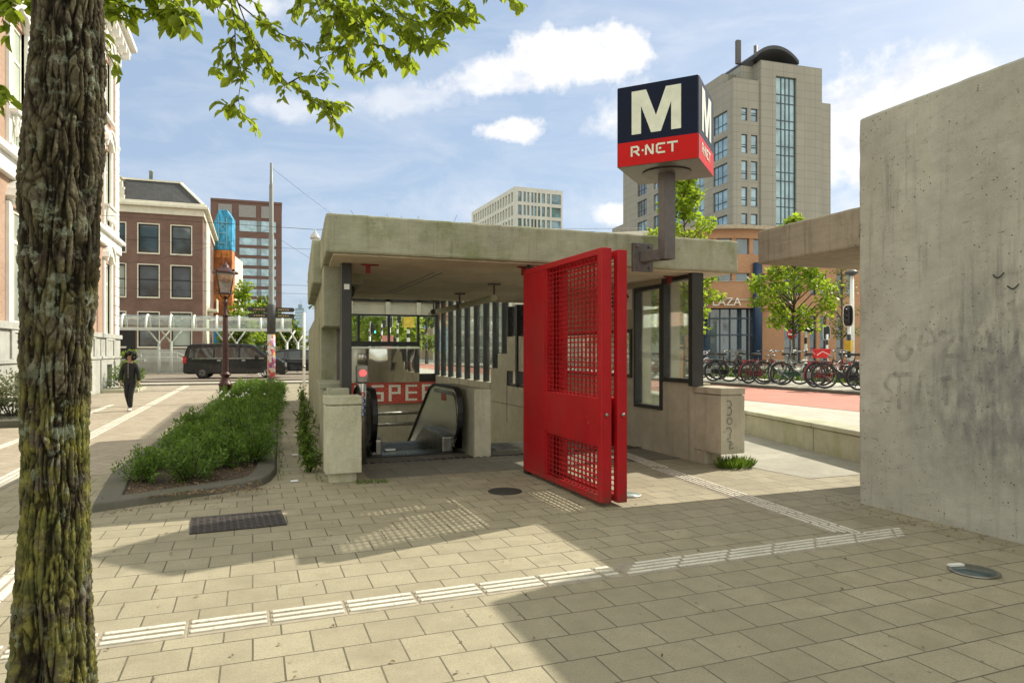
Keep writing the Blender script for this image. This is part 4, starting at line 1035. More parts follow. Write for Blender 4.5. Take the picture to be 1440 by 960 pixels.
mb.box(103*k1, 120*k1, .35, 14, 0, zt(130)); mb.box(0, 103*k1, 1.6, 14, zt(112), zt(86)); mb.box(16*k1, 102*k1, .6, 3, 0, zt(84)); mb.box(85*k1, 103*k1, .3, 12, zt(84), zt(92))
mb.build('wall', ts, TW, weld=True)
side = []
for i in range(11):
    z = zt(152)-i*3.86
    for j in range(5): side.append((1.5+j*6.2, 5.2+j*6.2, z-2.9, z))
mb = MB(); mb.gridwall('x', -20*k1, -20*k1+.6, .6, 36, 0, zt(112), side); mb.box(-20*k1+1.2, 102*k1, 3, 30, 0, zt(95)); mb.box(-18*k1, 10, 3, 34, zt(112), zt(95)); mb.box(-20*k1, 15, 36, 41, 0, zt(255))
mb.build('side_wall', ts, TW, weld=True)
WFR = plain('window_navy', (.04,.06,.09), .4)
for a, b, c, d in fw_:
    f = MB(); f.box(a, b, .2, .28, c, c+.12); f.box(a, b, .2, .28, d-.12, d); f.box(a, a+.12, .2, .28, c+.12, d-.12); f.box(b-.12, b, .2, .28, c+.12, d-.12); f.box(a+.12, b-.12, .2, .28, c+.9, c+1.05); f.box(a+.12, b-.12, .2, .28, c+1.25, c+1.33)
    f = f.build('window', WFR, TW); q = MB(); q.quad((a,.25,c),(b,.25,c),(b,.25,d),(a,.25,d)); q.build('pane', M['pane_sky'], f)
for a, b, c, d in side:
    X = -20*k1+.25; f = MB(); f.box(X, X+.08, a, b, c, c+.12); f.box(X, X+.08, a, b, d-.12, d)
    for y in (a, a+(b-a)*.4, a+(b-a)*.72, b-.12): f.box(X, X+.08, y, y+.12, c+.12, d-.12)
    f.box(X, X+.08, a, b, c+1.0, c+1.12); f = f.build('window', WFR, TW); q = MB(); q.quad((X+.05,a,c),(X+.05,a,d),(X+.05,b,d),(X+.05,b,c)); q.build('pane', P_GREY if rnd.random() < .3 else M['pane_sky'], f)
mb = MB(); a, b, c, d = 37*k1, 66*k1, zt(400), zt(102)
for x in (a, a+(b-a)*.3, a+(b-a)*.5, a+(b-a)*.7, b-.14): mb.box(x, x+.13, .05, .2, c, d)
z = d
i = 0
while z > c: mb.box(a, b, .06, .19, z-.12, z); z -= (2.55 if i % 2 == 0 else 1.3); i += 1
gs = mb.build('glass_strip', WFR, TW); q = MB(); q.quad((a,.14,c),(b,.14,c),(b,.14,d),(a,.14,d)); q.build('pane', pane('bright_pane', (.22,.36,.42), .04, 1.0, .3), gs)
mb = MB(); pts = arc(38*k1, zt(83)-5.2, 6.0, 130, 50, 14, 7.6)
pts2 = [(x, z-.5) for x, z in reversed(pts)]
mb.prism(pts+pts2, 'y', -.4, 9); mb.build('roof_canopy', plain('dark_roof', (.045,.048,.055), .5), TW)
mb = MB(); mb.tube([(2*k1+.2, 3, zt(112)), (2*k1+.2, 3, zt(45))], .1, 6); mb.box(2*k1-.15, 2*k1+.55, 2.8, 3.3, zt(78), zt(44)); mb.tube([(40*k1, 5, zt(70)), (40*k1, 5, zt(38))], .3, 6); mb.tube([(-30*k1, 12, zt(110)), (-30*k1, 12, zt(82))], .25, 6)
mb.tube([(88*k1, 2, zt(90)), (98*k1, 2, zt(84))], .12, 5); mb.box(85*k1, 103*k1, .4, .45, zt(90), zt(89.4))
mb.build('antenna', M['grey_paint'], TW)

# orange brick building with the rounded entrance
D1 = 58; u_ = D1/960
x0, y0 = cxy(1100, D1)
OR = thing('plaza_building', 'orange brick office building with rounded entrance front and blue columns', 'building', (x0, y0, UP), -YAW)
ob = bricks('orange_brick', (.44,.215,.105), (.52,.27,.14), (.40,.26,.17), .22, .065, .01, 'xz', stain=.15)
Zp = lambda y: cz(y, D1)-UP
X_ = lambda px: (px-1100)*u_
NB = plain('navy_column', (.012,.035,.085), .4)
fl = []
for px0, px1 in ((1103, 1114), (1116, 1126), (1139, 1148), (1153, 1162), (1176, 1186), (1190, 1199), (1212, 1222), (1236, 1246)):
    fl += [(X_(px0), X_(px1), Zp(512), Zp(444)), (X_(px0), X_(px1), Zp(415), Zp(385)), (X_(px0), X_(px1), Zp(368), Zp(340))]
mb = MB(); mb.gridwall('y', 0, .5, X_(1066), X_(1300), 0, Zp(318), fl); mb.box(X_(1066), X_(1300), .5, 16, Zp(325), Zp(321)); mb.box(X_(1295), X_(1300), .5, 16, 0, Zp(321)); mb.build('wall', ob, OR, weld=True)
windows(OR, fl, .25, WFR, [M['pane'], P_GREY], .1, (0,), (.33, .66))
SPM = plain('blue_spandrel', (.14,.22,.30), .4)
for a, b, c, d in fl:
    if d-c > 3: mb = MB(); mb.box(a+.1, b-.1, .24, .27, c+(d-c)*.52, c+(d-c)*.68); mb.build('spandrel', SPM, OR)
# rounded front: drum of radius r about (cxd, cyd)
rD = 6.4; cxd, cyd = X_(1026), 5.2
def ring(mb, z0, z1, r0, r1, a0=200, a1=340, n=24, mi=0):
    for i in range(n):
        A, Bq = R(a0+(a1-a0)*i/n), R(a0+(a1-a0)*(i+1)/n)
        p = lambda r, t, z: (cxd+r*math.cos(t), cyd+r*math.sin(t), z)
        mb.add([p(r0,A,z0),p(r1,A,z0),p(r1,Bq,z0),p(r0,Bq,z0),p(r0,A,z1),p(r1,A,z1),p(r1,Bq,z1),p(r0,Bq,z1)], [(0,3,2,1),(4,5,6,7),(1,2,6,5),(3,0,4,7),(0,1,5,4),(2,3,7,6)], mi)
mb = MB(); ring(mb, Zp(434), Zp(398), rD-.5, rD); ring(mb, Zp(386), Zp(360), rD-.5, rD); ring(mb, Zp(338), Zp(326), rD-.5, rD)
for a0, a1 in ((200, 207), (215, 219), (228, 243), (297, 310), (318, 325), (332, 340)): ring(mb, Zp(500), Zp(422), rD-1.1, rD-.7, a0, a1, 6)
ring(mb, 0, Zp(500), rD-1.15, rD-.65, 200, 243); ring(mb, 0, Zp(500), rD-1.15, rD-.65, 297, 340)
for a in range(200, 341, 14): ring(mb, Zp(398), Zp(386), rD-.5, rD-.1, a-1.6, a+1.6, 1); ring(mb, Zp(360), Zp(338), rD-.5, rD-.1, a-1.6, a+1.6, 1)
mb.build('rounded_front', ob, OR)
mb = MB(); ring(mb, Zp(326), Zp(321), rD-1.5, rD+.5); ring(mb, Zp(424), Zp(422), rD-1.2, rD+.1); ring(mb, Zp(398), Zp(397), rD-.5, rD+.06); mb.build('cornice', plain('stone_band', (.40,.33,.24), .7), OR)
mb = MB(); ring(mb, 0, Zp(422), rD-1.3, rD-1.2); ring(mb, Zp(398), Zp(386), rD-.36, rD-.3); ring(mb, Zp(360), Zp(338), rD-.36, rD-.3); mb.build('curved_glazing', M['pane'], OR)
mb = MB(); ring(mb, Zp(321), Zp(320), .1, rD-.6, 0, 360, 24); mb.build('roof', M['grey_paint'], OR)
mb = MB()
for a in (243, 252, 261, 270, 279, 288, 297): ring(mb, 0, Zp(424), rD-1.2, rD-1.05, a-.5, a+.5, 1)
for z in (2.6, 4.0): ring(mb, z-.06, z+.06, rD-1.2, rD-1.06, 243, 297)
mb.build('entrance_frame', WFR, OR)
for a in (246, 296.5):
    mb = MB(); mb.lathe([(.36, 0), (.36, Zp(372))], c=(cxd+(rD+.3)*math.cos(R(a if a < 270 else 287)), cyd+(rD+.3)*math.sin(R(a if a < 270 else 287)), 0), n=18); mb.build('column', NB, OR)
mb = MB(); ring(mb, Zp(480), Zp(428), rD-.66, rD-.6, 234, 241, 3); ring(mb, Zp(475), Zp(430), rD-.66, rD-.6, 299, 306.5, 3); SGN = mb.build('sign_board', plain('board_grey_blue', (.07,.08,.13), .5), OR)
def on_ring(r, a_mid, z0):
    return lambda u, v, d: (cxd+(r+d)*math.cos(R(a_mid)+u/r), cyd+(r+d)*math.sin(R(a_mid)+u/r), z0+v)
mb = MB()
text_mb(mb, '10', .72, on_ring(rD-.58, 302.8, Zp(442)), .02, align='CENTER'); text_mb(mb, '38', .72, on_ring(rD-.58, 302.8, Zp(457)), .02, align='CENTER')
pl = on_ring(rD-.58, 235.2, 0); 
for i in range(7): mb.add([pl(.0, Zp(440+i*5), .01), pl(.35, Zp(440+i*5), .01), pl(.35, Zp(438.6+i*5), .01), pl(.0, Zp(438.6+i*5), .01)], [(0,1,2,3)])
mb.build('sign_lettering', M['white'], SGN)
mb = MB(); text_mb(mb, 'MIT PLAZA', .95, on_ring(rD+.16, 254, Zp(431)), .12, align='CENTER'); mb.build('roof_lettering', plain('letter_pale', (.66,.6,.52), .5), OR)
# pale colonnaded office seen through the glazing, and a tan block
x0, y0 = cxy(705, 85)
PO = thing('pale_office', 'pale office front with tall vertical piers seen through the shelter side glazing', 'office block', (x0, y0, UP), -R(38))
mb = MB()
for i in range(13): mb.box(-9+i*2.4, -8.1+i*2.4, -.5, .1, 0, 15)
mb.box(-9, 21, .1, .5, 3.2, 3.9); mb.box(-9, 21, .1, .5, 7, 7.6); mb.box(-9, 21, .1, .5, 11, 11.6); mb.box(-9, 21, -.5, 12, 14.6, 15.2); mb.build('wall', M['cream'], PO)
mb = MB(); mb.box(-9, 21, .3, 12, 0, 14.6); mb.build('glazing', P_PALE, PO)
x0, y0 = cxy(584, 120)
TB = thing('tan_block', 'tan brick block with small blue windows seen through the rear glass', 'building', (x0, y0, UP), -YAW)
wn = [(1.2+i*2.6, 2.5+i*2.6, 2+j*3.2, 3.8+j*3.2) for i in range(5) for j in range(6)]
mb = MB(); mb.gridwall('y', 0, .4, 0, 15, 0, 22, wn); mb.box(0, 15, .4, 14, 21.6, 22); mb.box(14.6, 15, .4, 14, 0, 21.6); mb.build('wall', plain('tan_brick', (.36,.28,.17), .85, 0, .1, .4), TB, weld=True)
windows(TB, wn, .2, M['white'], M['pane_sky'], .1, (1,))
x0, y0 = cxy(450, 170)
GB = thing('grey_terrace', 'long pale terrace of houses far behind the trees beyond the rear glass', 'building', (x0, y0, UP), -YAW)
mb = MB(); wn = [(1+i*2.2, 2.2+i*2.2, 2+j*3.2, 4+j*3.2) for i in range(11) for j in range(4)]
mb.gridwall('y', 0, .4, 0, 26, 0, 14, wn); mb.box(0, 26, .4, 10, 13.6, 14.2); mb.build('wall', M['cream'], GB, weld=True)
mb = MB(); mb.quad((0,.25,0),(26,.25,0),(26,.25,14),(0,.25,14)); mb.build('glazing', M['pane'], GB)

# ------------------------------------------------------------------ glass tram canopy
yT = 51.5
TC = thing('tram_canopy', 'long barrel vaulted glass canopy on white forked columns at the tram stop', 'canopy', (-6, yT, .15))
xa = cxy(150, yT)[0]; WP = plain('canopy_white', (.62,.64,.58), .5, 0, .06, 2)
X0, X1 = -16.5, 2.6
zb_ = 3.15; rw = 1.0
mb = MB()
mb.tube([(X0, yT-rw, zb_), (X1, yT-rw, zb_)], .07, 8); mb.tube([(X0, yT+rw, zb_), (X1, yT+rw, zb_)], .07, 8)
mb.box(X0, X1, yT-rw-.12, yT-rw-.04, zb_-.12, zb_+.05)
mb.build('eaves_beam', WP, TC, world=True)
for i in range(int((X1-X0)/1.42)+1):
    x = X0+i*1.42; mb = MB(); mb.tube([(x, yT-rw*math.cos(t), zb_+.95*math.sin(t)) for t in [math.pi*j/12 for j in range(13)]], .085, 6)
    mb.build('rib', WP, TC, world=True)
mb = MB()
for j in range(12):
    a, b = math.pi*j/12, math.pi*(j+1)/12
    mb.quad((X0, yT-rw*math.cos(a), zb_+.95*math.sin(a)), (X1, yT-rw*math.cos(a), zb_+.95*math.sin(a)), (X1, yT-rw*math.cos(b), zb_+.95*math.sin(b)), (X0, yT-rw*math.cos(b), zb_+.95*math.sin(b)))
mb.build('glass_vault', glassmat('vault_glass', (.84,.93,.88), .10, .14), TC, world=True)
for i in range(5):
    x = X0+2.4+i*4.1
    for dx in (0, .75):
        mb = MB(); mb.tube([(x+dx, yT, -.1), (x+dx, yT, 2.3)], .09, 10)
        for s in (-1, 1): mb.tube([(x+dx, yT, 2.2), (x+dx+s*.35, yT+s*.5, 2.75), (x+dx+s*.6, yT+s*rw, zb_)], .055, 8)
        mb.build('column', WP, TC, world=True)
mb = MB(); x0, y0 = cxy(197, 47); mb.box(x0, x0+3.3, y0, y0+.25, .1, .95); mb.box(x0-5, x0, y0+2.2, y0+2.5, .1, 1.1)
RW = mb.build('ramp_wall', STO, origin=(x0, y0, .1), bevel=.02); tag(RW, 'low grey ramp wall below the tram canopy left of the black van', 'low wall')
RL = thing('ramp_railing', 'thin white handrail on the ramp wall left of the black van', 'railing', (x0, y0, .95))
mb = MB()
for z in (.3, .62): mb.tube([(.05, .12, z), (2.3, .12, z), (4.6, .12, z-1.1)], .03, 6)
mb.build('rail', WP, RL)
for x in (.05, 1.2, 2.3): mb = MB(); mb.tube([(x, .12, 0), (x, .12, .62)], .03, 6); mb.build('railing_post', WP, RL)

# ------------------------------------------------------------------ lamp post, pole, wires
lx, ly = -.82, 23.85
LP = thing('street_lamp', 'dark red cast iron street lamp with glass lantern in the planting bed', 'street lamp', (lx, ly, .03))
IRON = plain('iron_maroon', (.055,.018,.016), .45, .2, .35, 8, .1)
mb = MB(); mb.lathe([(.19, 0), (.19, .5), (.21, .52), (.21, .58), (.17, .62), (.13, .75), (.12, .82), (.17, .86), (.17, .9), (.11, .93), (.10, .98), (.095, 1.6), (.075, 2.7), (.07, 2.72), (.1, 2.75), (.1, 2.80), (.065, 2.84), (.06, 3.15), (.09, 3.2), (.05, 3.25), (.045, 3.4)], n=18)
mb.build('post', IRON, LP)
mb = MB()
for a in range(4):
    t = R(45+90*a); c_, s__ = math.cos(t), math.sin(t)
    mb.tube([(.04*c_, .04*s__, 3.3), (.2*c_, .2*s__, 3.42), (.24*c_, .24*s__, 3.5)], .014, 6); mb.tube([(.22*c_, .22*s__, 3.5), (.37*c_, .37*s__, 4.12)], .014, 6)
mb.lathe([(.39, 4.12), (.40, 4.15), (.36, 4.19), (.15, 4.3), (.12, 4.34), (.10, 4.4), (.04, 4.44), (.03, 4.5)], n=4*3); mb.lathe([(.22, 3.46), (.24, 3.5)], n=12)
for a in range(4): t = R(45+90*a); mb.ball((.36*math.cos(t), .36*math.sin(t), 4.22), .04, 6, 5)
lan = mb.build('lantern_frame', IRON, LP)
mb = MB()
for a in range(4):
    t0, t1 = R(45+90*a), R(135+90*a)
    mb.quad((.22*math.cos(t0), .22*math.sin(t0), 3.5), (.22*math.cos(t1), .22*math.sin(t1), 3.5), (.37*math.cos(t1), .37*math.sin(t1), 4.12), (.37*math.cos(t0), .37*math.sin(t0), 4.12))
mb.build('lantern_glass', M['lampglass'], LP)
px_, py_ = .80, 32.9
TP = thing('tram_pole', 'tall grey tram pole covered in colourful stickers with direction signs', 'pole', (px_, py_, 0))
mb = MB(); mb.lathe([(.16, 0), (.155, 2.3), (.15, 3.75), (.125, 3.8), (.12, 6.9), (.10, 6.95), (.095, 9.2), (.07, 9.25), (.06, 10.2)], n=16); mb.build('post', plain('pole_grey', (.20,.21,.21), .5, .2, .1), TP)
mb = MB(); mb.lathe([(.19, 2.45), (.19, 3.75), (.15, 3.8)], n=16); mb.build('sleeve', plain('dark_sleeve', (.05,.052,.055), .6), TP)
def stickers():
    m, k, b, o = new_mat('sticker_paper'); v = oc(k)
    vo = k.n('ShaderNodeTexVoronoi', distance='CHEBYCHEV', ins={'Scale': 8.0}); k.t.links.new(k.mapping(v, (1,1,.8)), vo.inputs['Vector'])
    sx = k.n('ShaderNodeSeparateXYZ', ins={0: vo.outputs['Color']})
    c = k.ramp(sx.outputs[0], [(0, (.6,.55,.5)), (.2, (.55,.06,.05)), (.33, (.7,.33,.04)), (.45, (.65,.62,.58)), (.58, (.25,.07,.32)), (.7, (.05,.05,.06)), (.8, (.5,.2,.35)), (.92, (.7,.66,.6))], 'CONSTANT')
    c = k.mix(k.ramp(k.noise(v, 30, 4), [(.5, 0), (.62, .6)]), c, (.2,.18,.16))
    k.t.links.new(c, b.inputs['Base Color']); return m
mb = MB(); mb.lathe([(.172, .45), (.172, 2.42)], n=16); mb.build('sticker_layer', stickers(), TP)
for dx, z in ((-1, 3.55), (-1, 3.27), (1, 3.55), (1, 3.27)):
    mb = MB(); mb.prism([(.16*dx, z-.1), (.95*dx, z-.1), (1.02*dx, z), (.95*dx, z+.1), (.16*dx, z+.1)], 'y', -.03, .03)
    f = mb.build('finger_sign', plain('sign_black', (.02,.018,.015), .4), TP)
    mb = MB()
    for i in range(5): mb.box(dx*.32+i*.1*dx-.035, dx*.32+i*.1*dx+.035, -.036, -.031, z-.03, z+.03)
    mb.build('sign_marking', plain('sign_gold', (.35,.25,.10), .5), f)
mb = MB()
for a, b in (((px_, py_, 7.0), (12, 45, 5.8)), ((px_, py_, 7.2), (-14, 44, 7.0)), ((px_, py_, 10), (14, 40, 5.9))):
    a, b = Vector(a), Vector(b); pts = [a.lerp(b, t/8)-Vector((0,0,1.2*math.sin(math.pi*t/8))) for t in range(9)]
    m_ = MB(); m_.tube(pts, .007, 4); o = m_.build('span_wire', M['black'], origin=tuple(a)); tag(o, ['thin wire from the stickered pole to the right above the street', 'thin wire from the stickered pole to the left above the street', 'thin wire from the top of the stickered pole sloping right'][int(a.z*10) % 3 if False else (0 if a.z == 7.0 else 1 if abs(a.z-7.2) < .01 else 2)], 'wire')
for i, (yy, zz_) in enumerate(((44, 5.9), (46, 5.55), (45, 8.3))):
    m_ = MB(); m_.tube([(-30, yy, zz_), (0, yy, zz_-.2), (30, yy, zz_)], .009, 4); tag(m_.build('tram_wire', M['black'], origin=(0, yy, zz_)), ['upper overhead tram wire crossing the street', 'lowest overhead tram wire crossing the street', 'highest overhead wire crossing above the tram street'][i], 'wire')
wx, wy = cxy(427.5, 31)
WPo = thing('slender_post', 'slender white post close to the left wall of the metro entrance', 'post', (wx, wy, 0))
mb = MB(); mb.lathe([(.06, 0), (.055, 3.4), (.02, 3.42)], n=10); mb.build('post', M['white'], WPo)
mb = MB(); mb.lathe([(.066, .9), (.066, 1.0)], n=10); mb.build('band', M['steel_dull'], WPo)
hx, hy = cxy(443, 24)
HL = thing('hanging_lamp', 'white dome street lamp hanging on a wire beside the roof edge', 'street lamp', (hx, hy, 5.6))
mb = MB(); mb.lathe([(.17, 0), (.16, .07), (.10, .19), (.04, .24), (.03, .33)], n=14); mb.build('lamp_shade', plain('lamp_grey', (.5,.5,.5), .4), HL)
mb = MB(); mb.tube([(-9, 3, .9), (0, 0, .33), (12, -2, .8)], .008, 4); mb.build('wire', M['black'], HL)

# ------------------------------------------------------------------ planting
def leaf_mesh(name, leaves, mat, parent=None, loc=None, world_off=(0,0,0), curl=.25):
    """leaves: (pos, dir, normal, length, width, tint). pointed oval of 6 faces folded along the midrib"""
    v = []; f = []; tint = []
    O = Vector(world_off)
    for p, d, n, L, Wd, t in leaves:
        d = d.normalized(); s_ = d.cross(n)
        if s_.length < 1e-4: s_ = d.cross(Vector((.3,.5,.8)))
        s_.normalize(); n = s_.cross(d).normalized(); p = p-O
        k = len(v)
        v += [p, p+d*L*.35+s_*Wd*.5+n*Wd*curl, p+d*L*.7+s_*Wd*.38+n*Wd*curl*.7, p+d*L-n*L*.08, p+d*L*.7-s_*Wd*.38+n*Wd*curl*.7, p+d*L*.35-s_*Wd*.5+n*Wd*curl, p+d*L*.5]
        f += [(k,k+1,k+6), (k+1,k+2,k+6), (k+2,k+3,k+6), (k+3,k+4,k+6), (k+4,k+5,k+6), (k+5,k,k+6)]
        tint += [t]*6
    me = bpy.data.meshes.new(name); me.from_pydata([x[:] for x in v], [], f); me.materials.append(mat)
    a = me.attributes.new('tint', 'FLOAT', 'FACE'); a.data.foreach_set('value', tint); me.update()
    o = bpy.data.objects.new(name, me); COL.objects.link(o)
    if parent: o.parent = parent; KIDS.setdefault(parent.name, []).append(o)
    return o
def quad_leaves(name, leaves, mat, parent):
    v = []; f = []; tint = []
    for p, d, n, L, Wd, t in leaves:
        d = d.normalized(); s_ = d.cross(n)
        if s_.length < 1e-4: s_ = Vector((1,0,0))
        s_.normalize(); k = len(v)
        v += [p, p+d*L*.5+s_*Wd*.5, p+d*L, p+d*L*.5-s_*Wd*.5]; f.append((k,k+1,k+2,k+3)); tint.append(t)
    me = bpy.data.meshes.new(name); me.from_pydata([x[:] for x in v], [], f); me.materials.append(mat)
    a = me.attributes.new('tint', 'FLOAT', 'FACE'); a.data.foreach_set('value', tint); me.update()
    o = bpy.data.objects.new(name, me); COL.objects.link(o); o.parent = parent; KIDS.setdefault(parent.name, []).append(o); return o
def rv(r_, s=1): return Vector((r_.uniform(-1,1), r_.uniform(-1,1), r_.uniform(-1,1)))*s
LF = dict(
    elm=leafmat('elm_leaf', (.11,.18,.014), (.38,.46,.04), .72),
    shrub=leafmat('shrub_leaf', (.045,.11,.014), (.21,.34,.045), .45),
    bright=leafmat('maple_leaf', (.13,.23,.014), (.36,.47,.035), .65),
    mid=leafmat('plane_leaf', (.08,.14,.02), (.24,.30,.05), .6),
    olive=leafmat('olive_leaf', (.10,.11,.03), (.22,.22,.07), .5),
    grass=leafmat('grass_blade', (.07,.13,.012), (.17,.27,.03), .4),
    bush=leafmat('pale_bush_leaf', (.10,.13,.05), (.32,.32,.18), .35))

# --- foreground elm
TX, TY = -.745, 3.22
EL_T = thing('elm_tree', 'foreground tree with rough mossy bark and bright green leaves hanging over the plaza', 'tree', (TX, TY, 0))
def bark():
    m, k, b, o = new_mat('mossy_bark'); v = oc(k)
    sx = k.n('ShaderNodeSeparateXYZ', ins={0: v}); h = k.n('ShaderNodeAttribute', attribute_name='ridge').outputs['Fac']
    c = k.ramp(h, [(.15, (.008,.006,.004)), (.5, (.055,.043,.03)), (.85, (.13,.11,.08))])
    c = k.mix(k.ramp(k.noise(v, 38, 5, .7), [(.4, .55), (.6, 0)]), c, (.03,.022,.015))
    zn = k.math('MULTIPLY', k.math('ADD', sx.outputs[2], k.math('MULTIPLY', k.math('SUBTRACT', k.noise(v, 2.2, 4), .5), 2.2)), .3)
    mossm = k.math('MULTIPLY', k.ramp(k.noise(v, 6.5, 7, .72), [(.42, 0), (.54, 1)]), k.ramp(zn, [(.0, .8), (.40, 1), (.52, .45), (.68, .15)]))
    mc = k.ramp(k.noise(v, 17, 4), [(.35, (.065,.07,.02)), (.5, (.13,.13,.035)), (.66, (.235,.215,.05))])
    c = k.mix(k.math('MULTIPLY', mossm, k.ramp(h, [(.1, .15), (.5, .95)])), c, mc)
    lich = k.math('MULTIPLY', k.ramp(k.noise(k.mapping(v, loc=(4,7,1)), 13, 6, .7), [(.55, 0), (.62, .85)]), k.ramp(k.noise(v, 1.7, 3), [(.42, .1), (.58, 1)]))
    c = k.mix(lich, c, (.23,.255,.19))
    k.t.links.new(c, b.inputs['Base Color']); b.inputs['Roughness'].default_value = .95; b.inputs['Specular IOR Level'].default_value = .15
    bump(k, b, k.math('ADD', k.noise(v, 55, 6, .7), k.math('MULTIPLY', k.noise(v, 16, 4), 1.2)), .9, .012); return m
BARK = bark()
def trunk_mesh():
    NU, NV = 400, 560; H_ = 3.9; v = []; f = []; rid = []
    for j in range(NV+1):
        z = H_*j/NV-.05
        cxx = -.015*math.sin(z*1.1)+.012*z; cyy = .01*z
        base = .114+.050*math.exp(-z*2.4)+.010*math.exp(-((z-2.55)/.5)**2)+.010*math.sin(z*3.1+1)+max(0, z-3.2)*.05
        for i in range(NU):
            t = 2*math.pi*i/NU; ct, st = math.cos(t), math.sin(t)
            q = Vector((ct*2.2, st*2.2, z*7)); wv = mnoise.noise_vector(q)
            tw = t+.10*wv.x+.05*math.sin(z*2)
            a = Vector((math.cos(tw)*5.0, math.sin(tw)*5.0, z*7.5+wv.y*1.2))
            dd = mnoise.voronoi(a)[0]; e = dd[1]-dd[0]; r1 = max(0, 1-e/.26)**.9
            r2_ = 1-min(1, abs(mnoise.noise(Vector((math.cos(tw)*4.5, math.sin(tw)*4.5, z*4.2))))*4.2)
            cr = mnoise.noise(Vector((ct*12, st*12, z*60)))*.6+mnoise.noise(Vector((ct*30, st*30, z*140)))*.4
            plate = mnoise.noise(Vector(mnoise.voronoi(a)[1][0])*3.7)
            lump = mnoise.noise(Vector((ct*1.3, st*1.3, z*1.6)))*.012
            if z > 1.35: lump += max(0, mnoise.noise(Vector((ct*2.4+5, st*2.4, z*3.0))))*.026*min(1, (z-1.35)*1.5)
            deep = .0085*r1+.014*r2_-.005*plate
            knot = .05*math.exp(-(((t-4.35+math.pi) % (2*math.pi)-math.pi)/.22)**2-((z-.42)/.28)**2)
            r = base+lump-deep+.008*cr+.010-knot
            v.append((cxx+r*ct, cyy+r*st, z)); rid.append(max(0, min(1, .86-.6*r1-.55*r2_+.4*cr+.25*plate-knot*12)))
    for j in range(NV):
        for i in range(NU): f.append((j*NU+i, j*NU+(i+1) % NU, (j+1)*NU+(i+1) % NU, (j+1)*NU+i))
    me = bpy.data.meshes.new('trunk'); me.from_pydata(v, [], f); me.materials.append(BARK)
    at = me.attributes.new('ridge', 'FLOAT', 'POINT'); at.data.foreach_set('value', rid)
    me.polygons.foreach_set('use_smooth', [True]*len(f)); me.update()
    o = bpy.data.objects.new('trunk', me); COL.objects.link(o); o.parent = EL_T; return o
trunk_mesh()
rl = random.Random(21)
def P3(px, py, D): x, y = cxy(px, D); return Vector((x, y, cz(py, D)))
TW = plain('twig_bark', (.05,.04,.03), .9)
leaves = []
def twig(pts, per=.045, size=(.055,.095), start=.0, r0=.005, side=1, sub=True):
    """pts in real space; leaves alternate along it and hang a little"""
    P = [Vector(p) for p in pts]
    L = sum((P[i+1]-P[i]).length for i in range(len(P)-1)); n = len(P)
    m_ = MB(); m_.tube(P, [r0*(1-.75*i/(n-1)) for i in range(n)], 5); TWMB.v += [(x, y, z) for x, y, z in m_.v] if False else []
    k = len(TWMB.v); TWMB.v += m_.v; TWMB.f += [tuple(i+k for i in f_) for f_ in m_.f]; TWMB.m += m_.m; TWMB.sm += m_.sm
    acc = 0; sgn = 1
    for i in range(n-1):
        seg = P[i+1]-P[i]; l = seg.length; d = seg.normalized()
        s_ = 0
        while s_ < l:
            if (acc+s_)/L >= start:
                p = P[i]+d*s_+rv(rl, .006)
                out = d.cross(Vector((0,0,1))); 
                if out.length < .2: out = rv(rl)
                out = out.normalized()*sgn
                dd = (d*.5+out*rl.uniform(.4, 1.0)+Vector((0,0,-1))*rl.uniform(.15, .75)+rv(rl, .35)).normalized()
                nn = (Vector((0,0,1))+rv(rl, .75)).normalized()
                sz = rl.uniform(*size)
                leaves.append((p, dd, nn, sz, sz*rl.uniform(.5,.62), rl.random()))
                if rl.random() < .35: leaves.append((p+rv(rl,.012), (dd+rv(rl,.8)).normalized(), nn, sz*.8, sz*.45, rl.random()))
                sgn = -sgn
                if sub and rl.random() < .30:
                    q = p+(d*.5+out*rl.uniform(.5,1)+Vector((0,0,-1))*rl.uniform(-.2,.6)+rv(rl,.3)).normalized()*rl.uniform(.07,.17)
                    twig([p, p.lerp(q,.5)+rv(rl,.008), q], .05, size, .15, .0025, sub=False)
            s_ += per*rl.uniform(.45, .85)
        acc += l
TWMB = MB()
